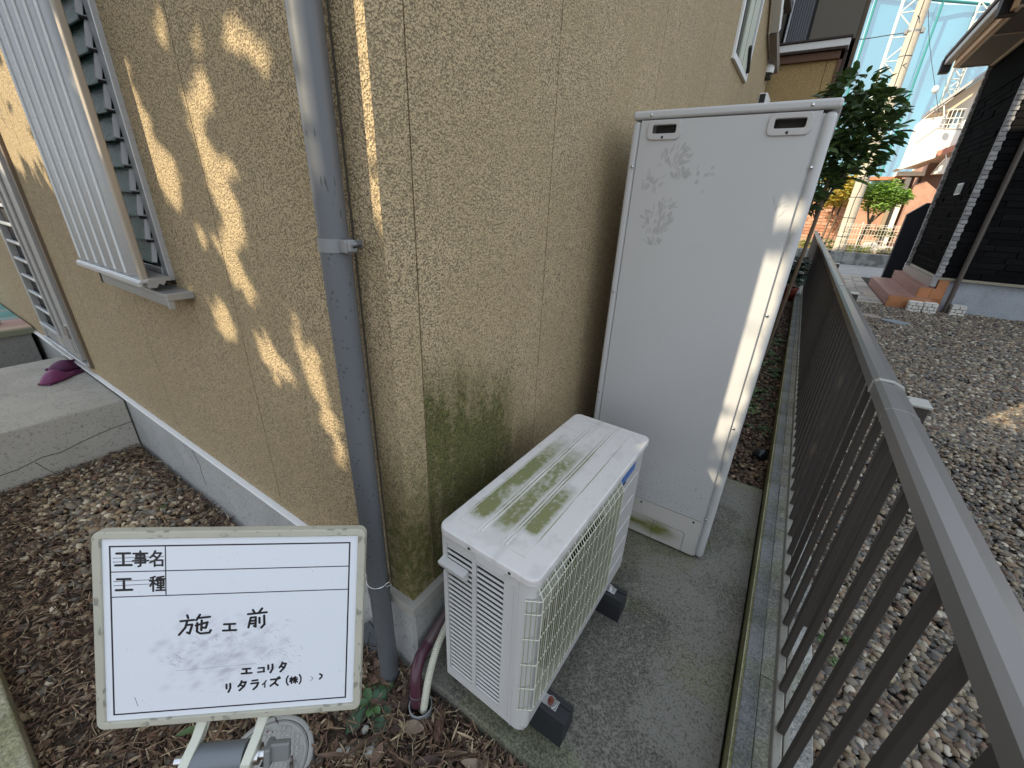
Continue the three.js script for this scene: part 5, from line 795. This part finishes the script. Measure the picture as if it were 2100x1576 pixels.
{ // the white two-storey house
  const h = thing('white_house', 'sunlit white and terracotta two-storey house with balcony, beyond the dark house', 'house');
  const wm = std({ color: C(0.80, 0.76, 0.68), roughness: 0.8 }), tm = std({ color: C(0.48, 0.27, 0.19), roughness: 0.9, map: T.conc }), bm = std({ color: C(0.20, 0.115, 0.08), roughness: 0.9, map: T.conc }), so = std({ color: C(0.60, 0.47, 0.33), roughness: 0.8 }), rf = std({ color: C(0.42, 0.40, 0.38), roughness: 0.7 });
  part('wall', bx(4.02, 12, 3.7, 5.6, -30, -22.3), wm, h); part('wall', bx(4.0, 12, 0.3, 3.3, -30, -22.4), tm, h);
  part('chimney_wall', extr([[3.78, 0.3], [4.75, 0.3], [4.75, 2.2], [4.06, 2.72], [3.80, 2.60]], 0.5, [], 0.01).translate(0, 0, -22.5), tm, h); part('wall', bx(4.02, 4.6, 2.5, 3.36, -22.9, -22.35), bm, h); part('awning', extr([[4.13, 2.94], [4.62, 2.98], [4.62, 3.5], [4.32, 3.46]], 0.5).translate(0, 0, -22.2), wm, h);
  part('balcony_parapet', extr([[3.28, 3.32], [4.75, 3.98], [4.75, 4.26], [3.72, 4.34], [3.33, 3.92]], 0.5, [], 0.01).translate(0, 0, -22.1), wm, h);
  part('parapet_cap', merge([bar([3.31, 3.92, -21.6], [3.72, 4.36, -21.6], 0.03, 6), bar([3.72, 4.36, -21.6], [4.7, 4.28, -21.6], 0.03, 6)]), rf, h);
  part('lower_fascia', extr([[3.88, 3.44], [4.8, 3.80], [4.8, 4.04], [3.88, 3.60]], 0.2).translate(0, 0, -21.5), std({ color: C(0.50, 0.20, 0.13), roughness: 0.7 }), h);
  part('lower_eave', extr([[3.02, 3.08], [3.12, 3.06], [3.92, 3.42], [3.92, 3.58], [3.78, 3.54]], 1.2, [], 0.01).translate(0, 0, -22.4), wm, h); part('lower_soffit', bx(3.2, 4.0, 2.92, 3.06, -23.4, -22.3), wm, h);
  part('upper_eave', extr([[3.36, 4.84], [4.75, 6.22], [4.75, 6.32], [3.34, 4.90]], 1.4, [], 0.01).translate(0, 0, -22.8), rf, h); part('upper_soffit', extr([[3.42, 4.82], [3.92, 4.88], [4.75, 5.75], [4.75, 6.16]], 1.0).translate(0, 0, -22.7), so, h);
  part('door', bx(3.30, 3.42, 0.6, 2.80, -22.7, -22.55), std({ color: C(0.30, 0.24, 0.16), roughness: 0.6 }), h); part('door', bx(3.44, 3.52, 0.6, 2.82, -22.7, -22.5), M.dark, h); part('porch_post', bx(3.54, 3.68, 0.3, 2.86, -22.6, -22.4), wm, h); part('wall', bx(3.66, 3.80, 0.3, 2.9, -23.2, -22.6), bm, h); part('porch_roof', bx(2.45, 3.42, 2.78, 2.90, -23.6, -22.6), std({ color: C(0.46, 0.20, 0.10), roughness: 0.7 }), h); part('porch_roof', bx(2.6, 3.4, 2.66, 2.77, -23.6, -22.8), std({ color: C(0.22, 0.50, 0.40), roughness: 0.6 }), h); part('wall', bx(2.3, 3.4, 0.3, 2.66, -25, -23.4), std({ color: C(0.55, 0.30, 0.20), roughness: 0.9, map: T.conc }), h);
  const win = sub('window', h); part('frame', bx(4.02, 4.36, 4.2, 4.95, -22.28, -22.2, 0.01), std({ color: C(0.20, 0.14, 0.09), roughness: 0.5 }), win); part('pane', bx(4.12, 4.33, 4.25, 4.9, -22.2, -22.19), std({ color: C(0.30, 0.42, 0.50), roughness: 0.1 }), win);
  const rl = sub('railing', h); for (let i = 0; i < 8; i++) part('baluster', bar([3.55 + i * 0.11, 4.26, -21.7], [3.55 + i * 0.11, 4.92, -21.7], 0.012, 5), wm, rl); for (const y of [4.48, 4.66, 4.92]) part('rail', bar([3.42, y, -21.7], [4.38, y, -21.7], 0.014, 5), wm, rl); part('pole', bar([3.60, 5.2, -21.5], [3.78, 4.7, -21.5], 0.02, 5), wm, rl); part('pole', bar([4.05, 3.9, -21.4], [4.30, 3.3, -21.4], 0.02, 5), wm, rl);
  const bw = thing('brick_wall', 'orange brick garden wall behind the utility pole', 'wall'), jm = std({ color: C(0.40, 0.28, 0.20), roughness: 1 }), bc = [[0.50, 0.25, 0.16], [0.44, 0.21, 0.13], [0.54, 0.30, 0.20]].map((c) => std({ color: C(...c), roughness: 0.9 }));
  part('core', bx(-1, 1.95, 0.3, 1.98, -20.3, -20.02), jm, bw); for (let r = 0; r < 12; r++) for (let i = 0; i < 5; i++) { const x = 0.35 + i * 0.30 + (r % 2) * 0.15; part('brick', bx(x, x + 0.285, 0.62 + r * 0.115, 0.72 + r * 0.115, -20.05, -20.0 + rr(0, 0.015), 0.006), bc[Math.floor(rnd() * 3)], bw); }
}
// ---------------------------------------------------------------- trees and plants
function leafShape(l, w) { const g = new THREE.BufferGeometry(); const P = [[0, 0, 0], [0.3, 0.02, 0.42], [0.7, 0.03, 0.36], [1, -0.05, 0], [0.7, 0.03, -0.36], [0.3, 0.02, -0.42], [0.5, -0.03, 0]].map(([a, b, c]) => [a * l, b * l * 1.5, c * w]); const I = [[0, 1, 6], [1, 2, 6], [2, 3, 6], [3, 4, 6], [4, 5, 6], [5, 0, 6]], v = []; for (const t of I) for (const i of t) v.push(...P[i]); g.setAttribute('position', new THREE.Float32BufferAttribute(v, 3)); g.computeVertexNormals(); return buv(g); }
const leafM = (c, tr = 0.3) => new THREE.MeshPhysicalMaterial({ color: C(...c), roughness: 0.55, transmission: tr, thickness: 0, side: THREE.DoubleSide });
const Q = (x, y, z) => new THREE.Quaternion().setFromEuler(new THREE.Euler(x, y, z, 'YXZ'));
{ // shrub that shows over the fence behind the tank
  const t = thing('broadleaf_shrub', 'dark green broadleaved small tree rising between the tank and the fence', 'tree');
  const lg = leafShape(0.135, 0.062), ms = [leafM([0.065, 0.12, 0.028]), leafM([0.09, 0.155, 0.035]), leafM([0.045, 0.085, 0.024]), leafM([0.20, 0.19, 0.04]), leafM([0.24, 0.15, 0.05])];
  part('trunk', tube([[0.70, 0, -4.35], [0.735, 0.7, -4.25], [0.765, 1.2, -4.2], [0.78, 1.6, -4.2], [0.76, 2.05, -4.2]], 0.016, 30, 8), M.bark, t);
  const clumps = [[0.78, 2.38, 0.17], [0.92, 2.26, 0.16], [0.66, 2.20, 0.20], [0.96, 2.08, 0.16], [0.82, 2.12, 0.20], [0.93, 1.90, 0.15], [0.76, 1.90, 0.18], [0.64, 1.98, 0.18], [0.68, 1.74, 0.14], [0.63, 1.58, 0.10]];
  for (const [x, y] of clumps) part('limb', tube([[0.77, 1.45, -4.2], [mix(0.77, x, 0.5), mix(1.5, y, 0.6), -4.2 + rr(-0.05, 0.05)], [x, y, -4.2]], 0.006, 10, 5), M.bark, t);
  const spot = (i) => { const [cx, cy, r] = clumps[i % clumps.length], a = rr(0, 6.28), e = Math.acos(rr(-1, 1)), q = r * Math.cbrt(rr(0.25, 1)); const d = [Math.sin(e) * Math.cos(a), Math.cos(e), Math.sin(e) * Math.sin(a)]; return [cx + d[0] * q, cy + d[1] * q * 0.9, -4.2 + d[2] * q * 1.3, Math.atan2(-d[2], d[0])]; };
  const kinds = (y) => y < 1.7 && rnd() < 0.5 ? 3 + (rnd() < 0.3 ? 1 : 0) : Math.floor(rnd() * 3);  // some low leaves coloured yellow to stand for sunlit ones
  for (let i = 0; i < 295; i++) { const [x, y, z, a] = spot(i), m = part('leaf', lg, ms[kinds(y)], t, [x, y, z]); m.quaternion.copy(Q(rr(-0.6, 0.6), a + rr(-0.8, 0.8), rr(-0.5, 0.6))); m.scale.setScalar(rr(0.7, 1.15)); }
  for (let k = 0; k < 3; k++) { const mm = []; for (let i = 0; i < 330; i++) { const [x, y, z, a] = spot(i); mm.push(new THREE.Matrix4().compose(V3(x, y, z), Q(rr(-0.7, 0.7), a + rr(-1, 1), rr(-0.6, 0.6)), V3(1, 1, 1).multiplyScalar(rr(0.6, 1.1)))); } stuff('foliage', lg, ms[k], mm, null, t); }
}
function crownTree(name, label, cat, trunks, clumps, n, lg, mats, group) {
  const t = thing(name, label, cat, [0, 0, 0], 0, group);
  for (const [a, b, r] of trunks) part('trunk', bar(a, b, r, 7), M.bark, t);
  const per = mats.map(() => []);
  for (let i = 0; i < n; i++) { const [cx, cy, cz, r] = clumps[i % clumps.length], a = rr(0, 6.28), e = Math.acos(rr(-1, 1)), q = r * Math.cbrt(rr(0.15, 1)); per[Math.floor(rnd() * mats.length)].push(new THREE.Matrix4().compose(V3(cx + Math.sin(e) * Math.cos(a) * q, cy + Math.cos(e) * q * 0.8, cz + Math.sin(e) * Math.sin(a) * q), Q(rr(-0.8, 0.8), rr(0, 6.28), rr(-0.6, 0.4)), V3(1, 1, 1).multiplyScalar(rr(0.7, 1.3)))); }
  const c = sub('crown', t); mats.forEach((m, i) => { const s = stuff('foliage', lg, m, per[i], null, c); });
  return t;
}
const lgF = leafShape(0.13, 0.07);
const cl3 = (cx, cy, cz, R, r, n) => { const o = []; for (let i = 0; i < n; i++) { const a = rr(0, 6.28), e = Math.acos(rr(-1, 1)); o.push([cx + R * Math.sin(e) * Math.cos(a), cy + R * 0.8 * Math.cos(e), cz + R * Math.sin(e) * Math.sin(a), r * rr(0.7, 1.2)]); } return o; };
crownTree('yellow_tree', 'yellow leaved slender garden tree left of the utility pole', 'tree', [[[1.35, 0.3, -18.6], [1.45, 1.9, -18.6], 0.03], [[1.5, 0.3, -18.6], [1.62, 1.9, -18.6], 0.03], [[1.6, 0.3, -18.5], [1.85, 1.7, -18.5], 0.025]], cl3(1.50, 2.30, -18.6, 0.58, 0.32, 20), 3000, lgF, [leafM([0.55, 0.44, 0.05], 0.45), leafM([0.42, 0.42, 0.06], 0.45), leafM([0.60, 0.42, 0.05], 0.45)]);
crownTree('green_tree', 'bright green garden tree right of the utility pole', 'tree', [[[2.35, 0.3, -18.2], [2.55, 1.5, -18.2], 0.05], [[2.55, 1.3, -18.2], [2.85, 1.8, -18.2], 0.03], [[2.5, 1.2, -18.2], [2.3, 1.8, -18.2], 0.03]], cl3(2.62, 2.12, -18.2, 0.46, 0.28, 16), 2600, lgF, [leafM([0.24, 0.40, 0.05], 0.45), leafM([0.30, 0.46, 0.06], 0.45), leafM([0.17, 0.32, 0.05], 0.45)]);
for (const [x, y, z, r, c, l] of [[2.35, 0.50, -17.4, 0.20, [0.28, 0.33, 0.04], 'bright yellow green low plant at the foot of the mesh fence'], [1.45, 0.60, -17.6, 0.22, [0.14, 0.20, 0.05], 'green low bush just left of the utility pole foot'], [0.95, 0.55, -17.4, 0.18, [0.26, 0.30, 0.05], 'yellow green low plant far left behind the fence end'], [2.75, 1.02, -19.0, 0.22, [0.24, 0.24, 0.05], 'yellowish bush in the middle of the garden behind the mesh fence'], [3.15, 0.95, -19.2, 0.20, [0.20, 0.25, 0.05], 'greenish bush right of the yellowish one behind the mesh fence'], [3.1, 0.48, -17.3, 0.14, [0.30, 0.26, 0.10], 'small pale plant near the right end of the mesh fence']]) crownTree('garden_plant', l, 'plant', [[[x, 0.3, z], [x, y, z], 0.012]], [[x, y, z, r], [x + r, y - 0.05, z, r * 0.8], [x - r * 0.8, y - 0.05, z, r * 0.8]], 220, leafShape(0.10, 0.05), [leafM(c, 0.4)]);
for (const [x, y, z, s, l] of [[2.75, 0.62, -18.0, 0.22, 'pale garden rock left of centre behind the mesh fence'], [3.05, 0.55, -17.8, 0.20, 'white garden rock in the middle behind the mesh fence'], [3.35, 0.55, -17.9, 0.22, 'grey white garden rock at the right behind the mesh fence'], [2.5, 0.5, -18.4, 0.16, 'small brownish garden rock behind the mesh fence']]) { const g = new THREE.IcosahedronGeometry(1, 2), p = g.attributes.position; for (let i = 0; i < p.count; i++) { const k = 0.75 + 0.5 * vn(p.getX(i) * 1.6 + x * 7 + 20, p.getY(i) * 1.6 + p.getZ(i) + 20, 64, 6); p.setXYZ(i, p.getX(i) * k * s, p.getY(i) * k * s * 0.8, p.getZ(i) * k * s); } g.computeVertexNormals(); const t = thing('garden_rock', l, 'rock', [x, y - 0.1, z]); part('rock', strip(g), std({ color: C(0.55, 0.52, 0.47), roughness: 0.9, map: T.conc }), t); }
crownTree('hedge', 'far green hedge at the foot of the sports net', 'hedge', [[[0, 0, -50], [0, 1, -50], 0.05]], Array.from({ length: 40 }, (_, i) => [-6 + i * 0.6, 1.3, -50 + rr(-0.5, 0.5), 0.9]), 3600, leafShape(0.4, 0.24), [leafM([0.06, 0.11, 0.03]), leafM([0.09, 0.14, 0.04])]);

{ // unseen trees behind the camera, with crown gaps cut to place the dapples
  const E = [[-0.42,1.79,15.15,-15.74,-5.24,-24.40],[-0.33,1.75,68.99,5.26,-0.77,-38.38],[-0.59,1.83,47.35,-8.37,-2.34,-31.36],[-0.75,1.85,26.79,0.89,-1.21,-26.57],[-0.61,1.71,18.53,3.96,0.97,-24.21],[-1.04,1.81,47.58,4.21,-0.26,-30.33],[-1.03,1.66,15.32,1.32,0.58,-10.34],[-0.96,1.52,9.41,5.33,1.89,-11.13],[-0.72,1.67,29.65,5.27,1.48,-26.07],[-0.68,1.59,25.46,4.72,2.50,-25.65],[-0.65,1.52,13.75,-0.81,2.34,-25.34],[-0.55,1.53,27.82,6.09,5.16,-37.77],[-0.60,1.41,14.17,6.47,3.97,-16.70],[-0.81,1.38,38.07,-4.36,4.37,-29.57],[-0.70,1.36,31.67,5.35,6.27,-30.38],[-0.63,1.25,16.06,9.39,3.98,-11.70],[-0.81,1.10,15.40,6.21,3.79,-10.59],[-0.59,1.06,25.35,-0.78,7.35,-22.85],[-0.50,0.99,14.84,6.59,8.78,-18.31],[-0.38,1.19,47.44,-6.69,6.14,-26.64],[-0.39,1.12,43.89,1.69,12.84,-39.67],[-0.29,1.10,45.83,7.44,9.81,-25.80],[-0.34,1.03,20.27,12.19,7.80,-14.57],[-0.30,0.91,23.43,1.51,7.58,-16.45],[-0.27,0.81,46.56,7.26,7.28,-13.05],[-1.23,1.06,25.71,8.62,8.60,-27.29],[-0.99,1.16,36.35,13.75,11.66,-38.21]];
  const tank = [[0.66, 1.49, 0.025, 0.045], [0.66, 1.32, 0.04, 0.08], [0.66, 1.2, 0.045, 0.09], [0.655, 1.02, 0.05, 0.10], [0.66, 0.86, 0.05, 0.07], [0.665, 0.73, 0.045, 0.05], [0.67, 0.61, 0.04, 0.04], [0.67, 0.49, 0.035, 0.03]];
  const gap = (P) => {
    let t = P.z / SUN.z, x = P.x - SUN.x * t, y = P.y - SUN.y * t; const g = 0.027;
    for (const e of E) { const dx = x - e[0], dy = y - e[1], a = e[2] * dx + e[3] * dy, b = e[4] * dx + e[5] * dy; const l = Math.hypot(a, b); if (l < 1 || (l - 1) / l * Math.hypot(dx, dy) < g) return true; }
    if (x > -0.085 && x < 0.0 && y > 1.42 && y < 2.6) return true;
    if (x > -3.3 && x < -1.75 && y > 1.47 + 0.06 * Math.sin(x * 31) + 0.05 * Math.sin(x * 73) && y < 3) return rnd() < 0.985;
    t = (P.z + 1.046) / SUN.z; x = P.x - SUN.x * t; y = P.y - SUN.y * t;
    for (const [a, b, r, s] of tank) if (Math.hypot((x - a) / (r + 0.022), (y - b) / (s * 0.8 + 0.022)) < 1) return true;
    return false;
  };
  const lg = leafShape(0.12, 0.075).translate(-0.06, 0, 0), mats = [leafM([0.05, 0.09, 0.025], 0.1), leafM([0.07, 0.11, 0.03], 0.1)];
  {
    const t = thing('shade_tree', 'leafy tree outside the view with gaps cut to dapple the stucco wall', 'tree'); part('trunk', tube([[-2.9, 0, 3.6], [-2.8, 1.6, 3.3], [-2.9, 3.4, 2.8], [-2.7, 5.0, 2.9]], 0.07, 24, 10), M.bark, t);
    const per = [[], []], x0 = -3.3, x1 = 0.55, y0 = 0.15, y1 = 2.75, n = Math.round((x1 - x0) * (y1 - y0) * 0.73 * 3.6 / 0.0009);
    for (let i = 0; i < n; i++) { const hx = rr(x0, x1), hy = rr(y0, y1), z = rr(2.2, 3.2), P = V3(hx, hy, 0).addScaledVector(SUN, z / SUN.z); if (gap(P)) continue; per[i % 2].push(new THREE.Matrix4().compose(P, Q(rr(-0.9, 0.9), rr(0, 6.28), rr(-0.9, 0.9)), V3(1, 1, 1).multiplyScalar(rr(0.7, 1.2)))); }
    const c = sub('crown', t); per.forEach((m, i) => stuff('foliage', lg, mats[i], m, null, c));
  }
  // tall trees farther off, added to keep the sun off ground, machines and gravel
  const big = leafShape(0.42, 0.32).translate(-0.21, 0, 0);
  for (const [x0, x1, y0, y1, lab, tx] of [[-4.4, 0.4, -0.9, 0.24, 'tall tree added outside the view to block the sun, left one of the distant three behind the camera', -9.0], [0.2, 2.2, -0.9, 5.6, 'tall tree added outside the view to block the sun, middle one of the distant three behind the camera', -6.0], [2.2, 6.0, -0.9, 5.6, 'tall tree added outside the view to block the sun, right one of the distant three behind the camera', -3.9]]) {
    const t = thing('added_tall_tree', lab, 'tree'); part('trunk', tube([[tx, 0, 12.6], [tx + 0.1, 4, 12.3], [tx, 8.4, 12], [tx + 0.1, 12, 12]], 0.14, 24, 10), M.bark, t);
    const per = [[], []], n = Math.round((x1 - x0) * (y1 - y0) * 0.73 * 14 / 0.036);
    for (let i = 0; i < n; i++) { const hx = rr(x0, x1), hy = rr(y0, y1), z = rr(11, 13); if (hx < 0.42 && hy > 0.3 && hy < 2.85) continue; const P = V3(hx, hy, 0).addScaledVector(SUN, z / SUN.z); per[i % 2].push(new THREE.Matrix4().compose(P, Q(rr(-0.9, 0.9), rr(0, 6.28), rr(-0.9, 0.9)), V3(1, 1, 1).multiplyScalar(rr(0.7, 1.2)))); }
    if (x0 < -4) for (let i = 0; i < 900; i++) { const hx = rr(-6, -3.45), hy = rr(0.2, 1.12 + 0.16 * Math.sin(hx * 7)), z = rr(11, 13), P = V3(hx, hy, 0).addScaledVector(SUN, z / SUN.z); per[i % 2].push(new THREE.Matrix4().compose(P, Q(rr(-0.9, 0.9), rr(0, 6.28), rr(-0.9, 0.9)), V3(1, 1, 1).multiplyScalar(rr(0.7, 1.2)))); }
    const c = sub('crown', t); per.forEach((m, i) => stuff('foliage', big, mats[i], m, null, c));
  }
}
renderer.render(scene, camera);
